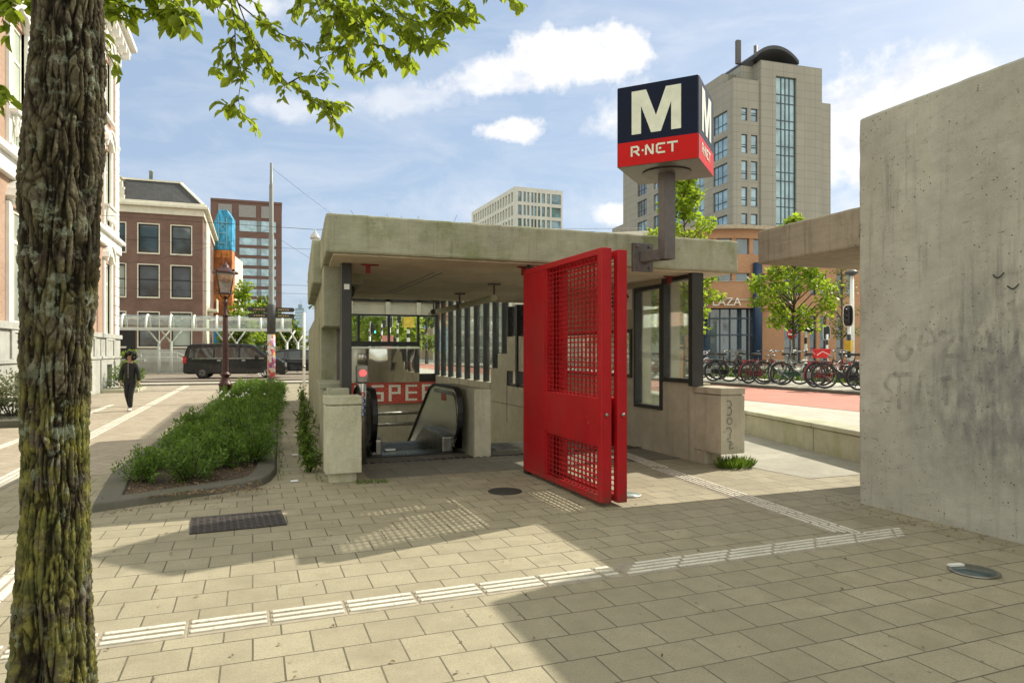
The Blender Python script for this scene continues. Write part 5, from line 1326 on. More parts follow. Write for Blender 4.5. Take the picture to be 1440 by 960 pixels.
tw_px = [  # photo columns/rows and depth of the twigs that hang into the frame
    ([(300,-60,4.2),(322,-10,4.1),(330,30,4.05),(331,70,4.0),(340,105,4.0),(335,140,4.0),(341,172,3.95)], .06, .25),
    ([(318,-40,4.2),(335,5,4.1),(352,50,4.05),(378,90,4.0),(405,118,4.0),(432,135,3.95),(455,142,3.95),(488,150,3.9)], .042, .3),
    ([(352,50,4.05),(362,86,4.0),(375,108,4.0)], .05, .3), ([(405,118,4.0),(422,108,4.0),(442,108,3.9),(462,100,3.9)], .035, .2), ([(455,142,3.95),(468,165,3.9),(474,178,3.9)], .035, .1),
    ([(330,50,4.0),(318,62,4.0),(308,72,4.0)], .05, .2), ([(331,80,4.0),(320,92,4.0),(308,100,4.0)], .045, .2), ([(336,140,4.0),(322,150,4.0),(312,155,4.0)], .045, .1),
    ([(335,5,4.1),(365,30,4.0),(395,48,4.0),(420,58,4.0),(432,62,4.0)], .045, .3),
    ([(420,-60,4.6),(440,-10,4.4),(455,30,4.3),(458,55,4.3)], .04, .2), ([(440,-30,4.5),(425,0,4.4),(415,12,4.4)], .04, .2),
    ([(470,-60,4.4),(490,-10,4.2),(510,30,4.1),(520,60,4.0),(530,88,4.0),(542,100,4.0)], .035, .2),
    ([(500,-40,4.2),(530,10,4.0),(560,40,3.9),(580,60,3.9),(572,85,3.9)], .032, .2), ([(560,40,3.9),(590,52,3.85),(618,60,3.8)], .035, .15),
    ([(480,-20,4.3),(500,20,4.2),(495,55,4.1),(488,85,4.1),(500,100,4.1)], .034, .2), ([(520,60,4.0),(545,68,3.9),(562,82,3.9)], .032, .1),
    ([(540,-50,4.2),(575,-10,4.0),(610,15,3.9),(640,20,3.8),(668,22,3.8)], .036, .2), ([(610,-30,4.0),(625,5,3.9),(628,30,3.85),(615,48,3.8)], .033, .2),
    ([(520,-30,4.0),(545,0,3.8),(570,25,3.75),(600,35,3.7)], .034, .1), ([(460,-30,4.1),(480,5,4.0),(470,35,3.95),(465,50,3.9)], .036, .1),
    ([(430,-30,4.1),(455,0,4.0),(480,15,3.9),(510,15,3.9)], .036, .1), ([(640,-40,3.9),(655,-5,3.85),(660,15,3.8)], .04, .1), ([(690,-30,4.0),(705,-8,3.9),(722,-4,3.9)], .05, .3),
    ([(530,88,4.0),(520,96,4.0),(508,104,4.0)], .035, 0), ([(490,60,4.1),(478,72,4.1),(462,74,4.1)], .04, .1),
    ([(120,-40,3.5),(150,-5,3.4),(185,12,3.3),(215,15,3.3),(248,12,3.25),(275,18,3.2)], .032, .1), ([(150,-30,3.4),(200,-10,3.3),(235,0,3.3),(255,22,3.25),(245,38,3.2)], .034, .1),
    ([(128,-20,3.4),(140,10,3.3),(160,20,3.3),(185,25,3.3)], .032, .0), ([(130,20,3.3),(142,50,3.25),(150,72,3.2)], .05, .3), ([(200,-20,3.3),(222,10,3.3),(226,30,3.25)], .036, .1),
    ([(50,-40,3.3),(25,-10,3.2),(8,15,3.1),(2,32,3.1)], .032, .0), ([(30,-20,3.2),(12,0,3.1),(-10,10,3.1)], .03, 0), ([(-40,90,3.0),(-12,112,3.0),(6,132,3.0),(14,148,2.95)], .035, .1),
    ([(250,-40,3.8),(280,-15,3.7),(300,0,3.7),(318,8,3.7)], .045, .2), ([(345,-30,4.0),(352,0,4.0),(365,10,4.0)], .05, .2)]
for pts, per, st in tw_px: twig([P3(*p) for p in pts], per, start=st)
# limbs above the frame that carry the twigs, and the rest of the crown
limb_pts = [[(0,0,3.4),(.15,.2,3.75),(.5,.6,4.1),(.9,1.0,4.35),(1.3,1.3,4.5)], [(0,0,3.5),(-.2,.1,4.2),(-.5,.3,5.2),(-.6,.4,6.4)], [(0,0,3.55),(-.5,-.2,4.1),(-1.2,-.5,4.6),(-2.0,-.9,5.0)], [(0,0,3.3),(.05,.6,3.8),(-.1,1.2,4.2),(-.3,1.8,4.5)], [(0,0,3.6),(.4,-.3,4.3),(.9,-.6,5.2),(1.2,-.9,6.0)], [(.5,.6,4.1),(.6,1.1,4.25),(.5,1.5,4.3)]]
for lp in limb_pts:
    m_ = MB(); m_.tube(lp, [.075*(1-.7*i/(len(lp)-1)) for i in range(len(lp))], 10); m_.build('branch', TW, EL_T)
for lp in limb_pts:
    for a, b in zip(lp[1:], lp[2:]+[lp[-1]]):
        for _ in range(4):
            p = Vector(a).lerp(Vector(b), rl.random())+Vector((TX,TY,0)); d = rv(rl); d.z = abs(d.z)*.8+.15; d.normalize()
            if p.z < 4.3: d.z = .9
            twig([p, p+d*.3+rv(rl,.05), p+d*.6+rv(rl,.08), p+d*.85+rv(rl,.1)], .05)
for (px, py, D), k in (((300,-60,4.2),0), ((470,-60,4.4),0), ((420,-60,4.6),0), ((540,-50,4.2),0), ((120,-40,3.5),3), ((318,-40,4.2),0), ((500,-40,4.2),0), ((690,-30,4.0),0), ((640,-40,3.9),0)):
    a = P3(px, py, D); b = Vector(limb_pts[k][-1 if px > 250 else 2])+Vector((TX,TY,0)); twig([b, b.lerp(a, .4)+Vector((0,0,.12)), b.lerp(a, .75)+Vector((0,0,.08)), a], .09, start=.3, r0=.012)
tm = TWMB.build('twig', TW, EL_T, world=True)
leaf_mesh('foliage', leaves, LF['elm'], EL_T, world_off=(TX, TY, 0))

# --- planting bed
pk = [(-1.55, 8.05), (-.35, 8.62), (-.02, 8.8), (.13, 8.98), (.22, 9.25), (.30, 9.7), (1.08, 30.5), (-.95, 30.5), (-1.72, 10.0)]
def inset(poly, d):
    out = []; n = len(poly)
    for i in range(n):
        a, b, c = Vector(poly[i-1]), Vector(poly[i]), Vector(poly[(i+1) % n])
        e1 = (b-a).normalized(); e2 = (c-b).normalized(); n1 = Vector((-e1.y, e1.x)); n2 = Vector((-e2.y, e2.x)); m_ = (n1+n2).normalized()
        out.append(tuple(b+m_*d/max(.4, m_.dot(n1))))
    return out
pin = inset(pk, .26)
mb = MB(); n = len(pk)
vs = [(x,y,0) for x,y in pk]+[(x,y,.09) for x,y in inset(pk,.02)]+[(x,y,.095) for x,y in pin]+[(x,y,.02) for x,y in pin]
mb.add(vs, [(k*n+i, k*n+(i+1) % n, (k+1)*n+(i+1) % n, (k+1)*n+i) for k in range(3) for i in range(n)])
ke = mb.build('planter_kerb', M['kerb'], bevel=.02, origin=(-.5, 20, 0)); tag(ke, 'dark rounded stone kerb around the green planting bed', 'kerb')
mb = MB(); mb.add([(x,y,.065) for x,y in pin], [tuple(range(n))]); so_ = tag(mb.build('soil', M['soil']), kind='structure')
litter = []
for _ in range(2600):
    y = 8.3+rl.random()**2*8; x = rl.uniform(-1.5, .1)
    p = Vector((x, y, .07+rl.random()*.015)); litter.append((p, Vector((rl.uniform(-1,1), rl.uniform(-1,1), rl.uniform(-.1,.25))), Vector((0,0,1))+rv(rl,.4), rl.uniform(.02,.045), rl.uniform(.012,.025), rl.random()))
lm = leafmat('dry_litter', (.09,.05,.025), (.40,.27,.14), .15)
q = thing('t','t','t'); lo = leaf_mesh('leaf_litter', litter, lm); tag(lo, kind='stuff'); bpy.data.objects.remove(q)
lo['label'] = 'dry brown leaves scattered on the soil of the planting bed'
def shrub_proto(seed, h=.6, w=.55, n_st=26, per=34, fm='shrub', Lr=(.045,.085)):
    r_ = random.Random(seed); S_ = thing('shrub', 'x', 'shrub', (0,0,-50)); lv = []; mb = MB()
    for i in range(n_st):
        a = r_.uniform(0, 2*math.pi); rad = w*math.sqrt(r_.random()); hh = h*(1-.55*(rad/w)**2)*r_.uniform(.75, 1.12)
        tip = Vector((rad*math.cos(a), rad*math.sin(a), hh)); b0 = Vector((rad*.25*math.cos(a), rad*.25*math.sin(a), 0)); midp = b0.lerp(tip, .55)+Vector((0,0,hh*.12))
        mb.tube([b0, midp, tip], [.005, .004, .002], 4)
        for j in range(per):
            t = r_.uniform(.10, 1.03); p = (b0*(1-t)**2+midp*2*t*(1-t)+tip*t*t) if t <= 1 else tip
            d = (tip-midp).normalized(); side = d.cross(Vector((r_.uniform(-1,1), r_.uniform(-1,1), r_.uniform(-1,1)))).normalized()
            p = p+side*r_.uniform(0, .07)
            dd = (d*.55+side*1.0+Vector((0,0,.25))+rv(r_,.3)).normalized(); sz = r_.uniform(*Lr)
            lv.append((p, dd, (Vector((0,0,1))+rv(r_,.6)).normalized(), sz, sz*.42, min(1, max(0, r_.gauss(.45, .25)+(.25 if t > .9 else 0)))))
    mb.build('stem', TW, S_); leaf_mesh('foliage', lv, LF[fm], S_); return S_
SHP = [shrub_proto(31+i, h_, w_, 26, 62, 'shrub', (.034,.068)) for i, (h_, w_) in enumerate(((.46,.46),(.54,.5),(.38,.44)))]
spots = []
y = 9.35
while y < 29.5:
    hw = .52+.012*(y-9); xc = -.60+.042*(y-9)
    for j in range(3 if y > 9.6 else 2): spots.append((xc+(j-1)*hw*.85+rl.uniform(-.1,.1)-(.22 if y < 9.6 else 0), y+rl.uniform(-.2,.2)))
    y += .90+.03*(y-9)
used = set()
spots = [(x, y) for x, y in spots if (x-lx)**2+(y-ly)**2 > .12 and y < 29.6]
for i, (x, y) in enumerate(spots):
    p_ = SHP[i % 3]; o = p_ if i < 3 else copy_tree(p_)
    sc = rl.uniform(.62, 1.22); o.location = (x, y, .06); o.rotation_euler = (0, 0, rl.uniform(0, 6.28)); o.scale = (sc, sc, sc*rl.uniform(.85, 1.35))
    tag(o, 'leafy green shrub crowded into the kerbed bed around the street lamp', 'shrub', 'shrubs in the planting bed')
# white blossoms on a few of them
for i, (x, y, z) in enumerate(((-.55, 15.2, .75), (-.15, 16.0, .7), (.35, 27.5, .8))):
    mb = MB()
    for _ in range(16 if i < 2 else 26): c = (x+rl.gauss(0,.13), y+rl.gauss(0,.13), z+rl.gauss(0,.04)); mb.ball(c, rl.uniform(.010,.022), 6, 4)
    tag(mb.build('flower_cluster', M['white'], origin=(x, y, z)), ['white flower cluster on the shrubs in the middle of the bed', 'smaller white flower cluster right of the middle of the bed', 'white flower cluster at the far end of the bed near the stickered pole'][i], 'flowers')

# --- weeds along the left wall, grass tuft, bushes by the mansion
def weed(x, y, z, h, n, label, name='weed_plant', fm='bright', cat='weed', spread=.22, L=(.07,.13), grp=None):
    T_ = thing(name, label, cat, (x, y, z), group=grp); r_ = random.Random(int(x*100+y*31)); lv = []
    mb = MB()
    for i in range(max(4, n//14)):
        a = r_.uniform(0, 6.28); tip = Vector((math.cos(a)*spread*r_.random(), math.sin(a)*spread*r_.random(), h*r_.uniform(.5,1))); mb.tube([(0,0,0), tip*.5+Vector((0,0,.03)), tip], [.006,.005,.002], 4)
        for j in range(14):
            t = r_.uniform(.2, 1); sz = r_.uniform(*L)
            lv.append((tip*t, (rv(r_)+Vector((0,0,.15))).normalized(), Vector((0,0,1))+rv(r_,.5), sz, sz*.38, r_.random()))
    mb.build('stem', TW, T_); leaf_mesh('foliage', lv, LF[fm], T_); return T_
for i, (y, h, n) in enumerate(((9.7,.36,130),(10.5,.5,150),(11.4,.42,110),(12.6,.5,130),(13.8,.7,170),(15.2,.6,120),(17,.8,150),(19.5,.6,120),(22,.7,120))):
    x = .84+.06*(y-8.8)-.16-(.05 if y > 12 else 0)
    weed(x, y, 0, h, n, ['low weed with long leaves beside the pale end block of the shelter', 'second clump of weeds from the pale end block along the shelter wall'][i] if i < 2 else 'green weed growing at the foot of the shelter left wall further along the path', fm='grass', grp=None if i < 2 else 'weeds along the shelter wall')
tuft = thing('grass_tuft', 'bright green grass tuft growing by the concrete end block right of the gate', 'grass tuft', (6.42, 7.95, 0))
lv = []
for _ in range(420):
    a = rl.uniform(0, 6.28); rr = .26*math.sqrt(rl.random()); d = Vector((math.cos(a)*rr*2, math.sin(a)*rr*2, .7)); lv.append((Vector((math.cos(a)*rr, math.sin(a)*rr*.6, 0)), d+rv(rl,.3), Vector((math.cos(a), math.sin(a), .2)), rl.uniform(.08,.2), .016, rl.random()))
leaf_mesh('blades', lv, LF['grass'], tuft)
mb = MB(); mb.lathe([(.1, 0), (.08, .02), (.02, .03)], n=8); mb.build('root_clump', M['soil'], tuft)
def bush(x, y, w_, h, n, label, fm, L=(.06,.12), name='bush'):
    T_ = thing(name, label, 'bush', (x, y, 0)); r_ = random.Random(int(y*17)); lv = []; mb = MB()
    cl_ = [(Vector((r_.uniform(-w_,w_)*.75, r_.uniform(-w_,w_)*.75, r_.uniform(.25,.85)*h)), r_.uniform(.25,.45)*w_) for _ in range(14)]
    for c, rr in cl_:
        mb.tube([(0,0,0), c*.6, c], [.015,.01,.005], 4)
        for _ in range(n//14):
            d = rv(r_).normalized(); p = c+d*rr*r_.random()**.4; p.z = max(.03, p.z); sz = r_.uniform(*L)
            lv.append((p, (d+rv(r_,.6)).normalized(), (d+Vector((0,0,.6))).normalized(), sz, sz*.5, r_.random()))
    mb.build('stem', TW, T_); leaf_mesh('foliage', lv, LF[fm], T_); return T_
bush(-5.2, 18.9, .8, 1.15, 2600, 'pale cream and green variegated bush in front of the mansion wall', 'bush')
bush(-4.95, 32.2, .7, .95, 1800, 'green bush against the mansion corner behind the walking person', 'grass')
bush(-5.0, 34.2, .35, 1.9, 800, 'tall thin yellow green plant at the mansion corner', 'bright')
mb = MB(); mb.box(-5.7, -4.3, 17.6, 20.3, 0, .16); tag(mb.build('bed_kerb', M['kerb'], origin=(-5, 20.6, 0), bevel=.02), 'low stone edge under the pale bush by the mansion', 'kerb')
mb = MB(); mb.box(-5.7, -4.3, 31.0, 33.2, 0, .14); tag(mb.build('bed_kerb', M['conc_pale'], origin=(-5, 32, 0), bevel=.02), 'pale stone edge under the green bush at the mansion corner', 'kerb')

# --- street trees
def tree(name, label, x, y, z, H_, crown, n, fm, leaf=(.16,.26), tr=.09, seed=1, clumps=34, cr=.55, group=None, spire=0):
    T_ = thing(name, label, 'tree', (x, y, z), group=group); r_ = random.Random(seed); lv = []; mb = MB(); z0, z1, w_ = crown
    top = Vector((r_.uniform(-.1,.1), r_.uniform(-.1,.1), H_*.93)); mb.tube([(0,0,-.1), (.02,.01,z0*.6), (0.0,.03,z0), top*.75+Vector((.05,0,0)), top], [tr*1.25, tr, tr*.85, tr*.4, .015], 10)
    mb.build('trunk', TWG, T_)
    lm_ = MB()
    for i in range(clumps):
        t = r_.random(); zc = z0+(z1-z0)*t; prof = math.sin(math.pi*min(1, (t*.86+.14)))**.7*(1-.35*t)
        if spire and t > .62: prof *= .8
        a = r_.uniform(0, 6.28); rad = w_*prof*r_.uniform(.35, 1.0); c = Vector((rad*math.cos(a), rad*math.sin(a), zc))
        lm_.tube([(0,0,max(z0*.85, zc-rad*.7)), c*.6+Vector((0,0,zc*.36)), c], [.03,.018,.006], 5)
        for _ in range(n//clumps):
            d = rv(r_).normalized(); p = c+Vector((d.x, d.y, d.z*.6))*cr*r_.random()**.5; sz = r_.uniform(*leaf)
            lv.append((p, (d*.6+rv(r_,.7)+Vector((0,0,-.25))).normalized(), (Vector((0,0,1))+rv(r_,.8)).normalized(), sz, sz*.8, r_.random()))
    lm_.build('branch', TWG, T_); quad_leaves('crown', lv, LF[fm], T_); return T_
TWG = plain('tree_bark', (.09,.075,.055), .9, 0, .3, 6)
x, y = cxy(961, 23); tree('street_tree', 'bright green young tree with a tall spire behind the shelter roof end', x, y, UP, 7.4, (2.0, 7.6, 1.4), 4000, 'bright', (.12,.20), .06, 5, 60, .34, spire=1)
x, y = cxy(1116, 27); tree('street_tree', 'bright green round crowned tree before the orange building under the canopy slab', x, y, UP, 6.3, (2.2, 6.4, 1.75), 3900, 'bright', (.12,.21), .055, 9, 66, .36)
x, y = cxy(1184, 42); tree('street_tree', 'sparse olive tree beside the white lamp mast near the tall wall', x, y, UP, 7, (2.2, 6.8, 1.5), 1500, 'olive', (.10,.18), .07, 12, 40, .5)
x, y = cxy(905, 34); tree('street_tree', 'small green tree seen through the tall shelter window right of the gate', x, y, UP, 6, (1.8, 6, 1.5), 2200, 'mid', (.15,.25), .07, 14, 34, .5)
for i, (px, D, H_, w_, fm) in enumerate(((505,62,9,3.2,'bright'),(535,75,11,4,'mid'),(560,58,8,2.8,'bright'),(600,66,9,2.6,'mid'),(470,80,11,4,'mid'),(870,60,9,3,'mid'))):
    x, y = cxy(px, D); tree('background_tree', 'leafy green tree on the far side of the street beyond the shelter glass', x, y, UP, H_, (1.6, H_, w_), 1500, fm, (.4,.7), .14, 40+i, 34, 1.1, 'trees beyond the shelter glass')
for i, (px, D, H_, w_, fm, lb) in enumerate(((345,72,8.5,2.6,'bright','yellow green tree behind the tram canopy left of the stickered pole'),(372,78,7.5,3.2,'grass','broad bright tree behind the tram canopy right beside the stickered pole'),(404,64,4.6,1.6,'mid','small dark green tree behind the cars under the tram canopy'),(335,66,5,1.5,'mid','small tree behind the van roof under the tram canopy'))):
    x, y = cxy(px, D); tree('background_tree', lb, x, y, .15, H_, (1.2, H_, w_), 1600, fm, (.3,.5), .12, 60+i, 34, .8)
# verge of grass and flowers behind the bikes
mb = MB(); mb.prism([(19.3,-5),(22.8,-5),(22.8,60),(19.3,60)], 'z', UP, UP+.05); tag(mb.build('verge_soil', M['soil']), kind='structure')
lv = []
for _ in range(9000):
    x = rl.uniform(19.3, 22.7); y = rl.uniform(8, 44); d = rv(rl, .5)+Vector((0,0,.8)); lv.append((Vector((x, y, UP+.03)), d, rv(rl), rl.uniform(.2,.5), .07, rl.random()))
vg = leaf_mesh('verge_grass', lv, LF['grass']); vg['kind'] = 'stuff'; vg['label'] = 'bright green grass verge behind the parked bicycles'

# ------------------------------------------------------------------ bicycles
TYRE = plain('tyre_black', (.018,.018,.018), .7); RIM = plain('rim_grey', (.10,.10,.10), .45, .5, .1); BAR_M = plain('handlebar_steel', (.22,.22,.21), .4, .6, .1)
FRAME0 = plain('frame_black', (.015,.015,.017), .35)
SADD = plain('saddle_black', (.02,.018,.016), .6)
BLOC = (0, 0, -60)
def bike_proto():
    B_ = thing('bicycle', 'x', 'bicycle', BLOC)
    r = .345; wb_ = 1.08
    mb = MB(); T = lambda *p, rr=.016: mb.tube([(a, 0, b) for a, b in p], rr, 7)
    bb = (.47, .29); st = (.33, .80); hd = (.86, .78); hb = (.90, .60); fr_ = (wb_, r)
    T(bb, st); T(bb, hb, rr=.019); T((.36,.66), (.6,.62), hd); T(hd, hb, rr=.021); 
    for s in (-1, 1):
        mb.tube([(hb[0], 0, hb[1]), (.93, s*.05, .52), (wb_, s*.05, r)], .011, 6); mb.tube([(0, s*.06, r), (bb[0]-.05, s*.04, bb[1])], .011, 6); mb.tube([(0, s*.06, r), (st[0], s*.02, .70)], .009, 6)
    mb.tube([(bb[0], -.09, bb[1]), (bb[0], .09, bb[1])], .024, 8); mb.tube([(bb[0], .09, bb[1]), (bb[0]+.10, .10, bb[1]-.13), (bb[0]+.10, .2, bb[1]-.13)], .012, 6); mb.tube([(bb[0], -.09, bb[1]), (bb[0]-.10, -.10, bb[1]+.13), (bb[0]-.10, -.2, bb[1]+.13)], .012, 6)
    mb.tube([(.05, .09, r-.02), (-.02, .16, .02)], .010, 5)
    mb.build('frame', FRAME0, B_)
    for x in (0, wb_):
        mb = MB(); mb.torus((x,0,r), r-.045, .014, 'y', 26, 6); mb.tube([(x,-.05,r), (x,.05,r)], .022, 8)
        for i in range(16):
            t = 2*math.pi*i/16; s = .02*(-1)**i; mb.tube([(x+.02*math.cos(t), s, r+.02*math.sin(t)), (x+(r-.05)*math.cos(t+.25*(-1)**(i//2)), 0, r+(r-.05)*math.sin(t+.25*(-1)**(i//2)))], .0028, 3, cap=False)
        w_ = mb.build('wheel', RIM, B_)
        mb = MB(); mb.torus((x,0,r), r-.024, .024, 'y', 28, 7); mb.build('tyre', TYRE, w_)
        mb = MB(); pts = arc(x, r, r+.022, 200 if x == 0 else 150, 30 if x == 0 else 25, 12)
        for i in range(len(pts)-1): mb.bar((pts[i][0], 0, pts[i][1]), (pts[i+1][0], 0, pts[i+1][1]), .05, .006)
        mb.build('mudguard', FRAME0, B_)
    mb = MB(); mb.tube([(.855,0,.78), (.84,0,.98)], .013, 6); mb.tube([(.66,-.30,1.0), (.78,-.26,1.04), (.86,-.10,1.0), (.86,.10,1.0), (.78,.26,1.04), (.66,.30,1.0)], .012, 6)
    for s in (-1,1): mb.tube([(.66,s*.30,1.0), (.56,s*.31,.99)], .018, 7)
    mb.lathe([(.05, 0), (.055, .04), (.02, .06)], c=(.95, 0, .84), n=10); mb.build('handlebar', BAR_M, B_)
    mb = MB(); mb.tube([(st[0],0,.79), (.31,0,.88)], .013, 6); mb.prism([(.10,.075),(.16,.10),(.30,.07),(.42,.025),(.45,0),(.42,-.025),(.30,-.07),(.16,-.10),(.10,-.075)], 'z', .885, .945); mb.build('saddle', SADD, B_, bevel=.02)
    mb = MB()
    for s in (-1,1): mb.tube([(.28,s*.06,.72), (-.22,s*.06,.73)], .007, 5); mb.tube([(0,s*.06,r), (-.05,s*.06,.72)], .007, 5)
    for i in range(4): mb.tube([(.2-i*.12,-.06,.725), (.2-i*.12,.06,.725)], .006, 4)
    mb.box(-.25,-.22,-.04,.04,.66,.72, 1); mb.build('luggage_rack', [FRAME0, plain('rear_light', (.35,.02,.02), .3)], B_)
    mb = MB(); mb.prism([(-.06,r+.05),(-.06,r-.06),(.1,r-.09),(.5,.20),(.56,.25),(.56,.34),(.5,.38),(.1,r+.07)], 'y', .055, .075); mb.build('chain_case', FRAME0, B_, bevel=.01)
    return B_
BP = bike_proto()
cols = {'black': FRAME0, 'dark red': plain('frame_red', (.20,.02,.025), .35), 'grey': plain('frame_grey', (.20,.21,.22), .35), 'white': plain('frame_white', (.55,.55,.53), .35), 'dark green': plain('frame_green', (.02,.07,.04), .35), 'blue': plain('frame_blue', (.03,.07,.20), .35), 'brown': plain('frame_brown', (.09,.05,.03), .4)}
# position along the kerb, colour, heading and what sets each apart
bl = [(13.2,'white',158,'white bicycle half hidden behind the tall wall, at the right end of the row'),
      (14.35,'black',2,'black bicycle with closed chain case, first fully visible from the tall wall'),
      (15.2,'black',165,'black bicycle just behind the one with the closed chain case'),
      (16.2,'dark red',12,'dark red bicycle beneath the red crate near the striped pole'),
      (17.2,'grey',150,'grey bicycle with raised handlebar left of the red crate'),
      (18.0,'dark green',172,'dark green bicycle before the round crowned tree'),
      (18.9,'dark red',20,'dark red bicycle in the middle of the row before the round tree'),
      (19.9,'brown',160,'brown bicycle left of the round crowned tree'),
      (20.8,'black',8,'black bicycle opposite the blue column of the rounded entrance'),
      (22.3,'grey',155,'grey bicycle right of the blue crate'),
      (23.6,'black',170,'black bicycle carrying the blue crate'),
      (24.9,'dark red',14,'dark red bicycle left of the blue crate'),
      (26.0,'white',160,'white bicycle behind the wooden stake at the shelter window'),
      (27.2,'blue',10,'blue bicycle just left of the wooden stake'),
      (28.6,'black',165,'black bicycle seen through the window next to the shelter post'),
      (30.0,'grey',8,'grey bicycle seen through the window next to the shelter post')]
nb_front = len(bl)
for y, c, h, lb in ((14.9,'blue',20,'blue bicycle in the back line behind the one with the closed chain case'),(16.7,'black',175,'black bicycle in the back line behind the bicycle under the red crate'),(18.5,'white',5,'white bicycle in the back line behind the no entry sign'),
                    (21.6,'black',150,'black bicycle in the back line right of the blue column'),(24.2,'white',12,'white bicycle in the back line just left of the blue crate')): bl.append((y, c, h, lb))
for i in range(14): bl.append((32+i*1.25, ['black','grey','dark red','white','blue'][i % 5], [160,15,170,5][i % 4], None))
for i, (y, c, h, lb) in reversed(list(enumerate(bl))):
    o = BP if i == 0 else copy_tree(BP)
    hd_ = R(h-18); ox = (17.5 if nb_front <= i < nb_front+5 else 16.5)+rl.uniform(-.2,.2); o.scale = (1.1, 1.1, 1.1)
    o.location = (ox-.54*math.cos(hd_), y-.54*math.sin(hd_), UP+.10); o.rotation_euler = (R(rl.uniform(-5,7)), 0, hd_)
    if c != 'black': recolour(o, FRAME0, cols[c])
    tag(o, lb or 'parked bicycle in the far stretch of the row seen through the shelter glazing', 'bicycle', 'parked bicycles along the kerb' if lb else 'far bicycles behind the shelter glazing')
def crate(label, x, y, z, rz, mat, open_=True, logo=None):
    C_ = thing('bicycle_crate', label, 'crate', (x, y, z), rz); a, b, h = .20, .17, .28
    mb = MB(); mb.box(-a, a, -b, b, 0, .015)
    for (x0,x1,y0,y1) in ((-a,a,-b-.012,-b),(-a,a,b,b+.012),(-a-.012,-a,-b,b),(a,a+.012,-b,b)): mb.box(x0,x1,y0,y1,0,h)
    mb.box(-a-.03,a+.03,-b-.03,-b-.012,h-.04,h); mb.box(-a-.03,a+.03,b+.012,b+.03,h-.04,h)
    mb.build('crate_body', mat, C_, bevel=.008)
    mb = MB()
    if logo == 'stripe':
        mb.bar((-a+.02,-b-.016,.08),(-.02,-b-.016,.2),.004,.02); mb.bar((-.02,-b-.016,.2),(a-.02,-b-.016,.1),.004,.02); mb.bar((-a-.016,-b+.03,.1),(-a-.016,b-.03,.2),.02,.004)
    else:
        for q in range(3): mb.box(-a+.06+q*.14,-a+.13+q*.14,-b-.016,-b-.0125,.06,.1); mb.box(-a+.06+q*.14,-a+.13+q*.14,-b-.016,-b-.0125,.15,.19)
        mb.box(-a-.017,-a-.0125,-.1,.1,.1,.14)
    mb.build('crate_marking', M['white'], C_); return C_
crate('blue plastic crate on the front of a bicycle near the wooden stake', 16.9, 23.2, UP+1.02, R(-20), plain('crate_blue', (.015,.05,.28), .4))
crate('bright red crate with white stripes on a bicycle near the striped pole', 16.3, 16.2, UP+1.0, R(-28), plain('crate_red', (.62,.02,.02), .4), logo='stripe')
# wooden stakes
for i, (px, D, lb, h) in enumerate(((980, 16.5, 'pale wooden tree stake just right of the dark shelter post', 1.22), (958, 22, 'wooden tree stake seen through the window beside the shelter post', 1.4))):
    x, y = cxy(px, D); St = thing('tree_stake', lb, 'stake', (x, y, UP if i else UP)); mb = MB(); mb.lathe([(.05, -.05), (.05, h), (.04, h+.02)], n=10); mb.build('stake', M['wood'], St)
    mb = MB(); mb.lathe([(.054, h-.12), (.054, h-.04)], n=10); mb.tube([(0,0,h-.08),(.3,.1,h-.1),(.4,.1,h-.05)], .015, 5); mb.build('strap', M['rubber'], St)

# ------------------------------------------------------------------ traffic lights, signs, masts on the right
STR = None
def striped(name):
    m, k, b, o = new_mat(name); v = oc(k); sx = k.n('ShaderNodeSeparateXYZ', ins={0: v})
    f = k.math('FRACT', k.math('MULTIPLY', sx.outputs[2], 1/.5)); k.t.links.new(k.mix(k.math('GREATER_THAN', f, .5), (.02,.02,.02), (.7,.7,.66)), b.inputs['Base Color']); return m
STR = striped('striped_pole')
def tlight(px, D, base, zc, label, face, board=True, pole_h=None, yellow=False):
    x, y = cxy(px, D); T_ = thing('traffic_light', label, 'traffic light', (x, y, base), face)
    ph = pole_h or zc-base
    mb = MB(); mb.lathe([(.055, 0), (.055, ph)], n=10); mb.build('pole', STR, T_)
    zc -= base; q_ = .58; mb = MB(); mb.box(-.14*q_, .14*q_, -.20, -.06, zc-.45*q_, zc+.45*q_)
    for i in range(3): mb.tube([(0,-.20,zc+(.28-i*.28)*q_), (0,-.28,zc+(.26-i*.28)*q_)], [.11*q_,.12*q_], 10)
    mb.build('signal_head', M['black'], T_, bevel=.03)
    if board:
        mb = MB(); pts = [(a*.3*q_, zc+b*.62*q_) for a, b in [(math.copysign(abs(math.cos(t))**.5, math.cos(t)), math.copysign(abs(math.sin(t))**.6, math.sin(t))) for t in [2*math.pi*j/24 for j in range(24)]]]
        mb.prism(pts, 'y', -.06, -.04, 0); mb.build('back_board', M['white'], T_)
        mb = MB(); mb.prism([(a*.86, zc+(b-zc)*.93) for a, b in pts], 'y', -.066, -.03, 0); mb.build('back_board_field', M['black'], T_)
    if yellow: mb = MB(); mb.box(-.09,.09,-.11,.09,1.2,1.55); mb.build('push_button_box', plain('signal_yellow', (.6,.38,.02), .4), T_)
    return T_
tlight(1194, 22, UP, cz(444,22), 'traffic light with white edged black board close to the tall wall', -YAW+R(-50), True, None, True)
tlight(1133, 27, UP, cz(458,27), 'dark traffic light on a striped pole behind the red crate', -YAW+R(90), False)
tlight(1163, 32, UP, cz(468,32), 'dark rounded traffic light seen from behind left of the white lamp mast', -YAW+R(180), True)
x, y = cxy(1113, 30); NE = thing('no_entry_sign', 'round red no entry sign on a grey post under the round crowned tree', 'road sign', (x, y, UP), -YAW-R(12))
mb = MB(); mb.lathe([(.04, 0), (.04, 2.4)], n=8); mb.build('post', M['steel_dull'], NE)
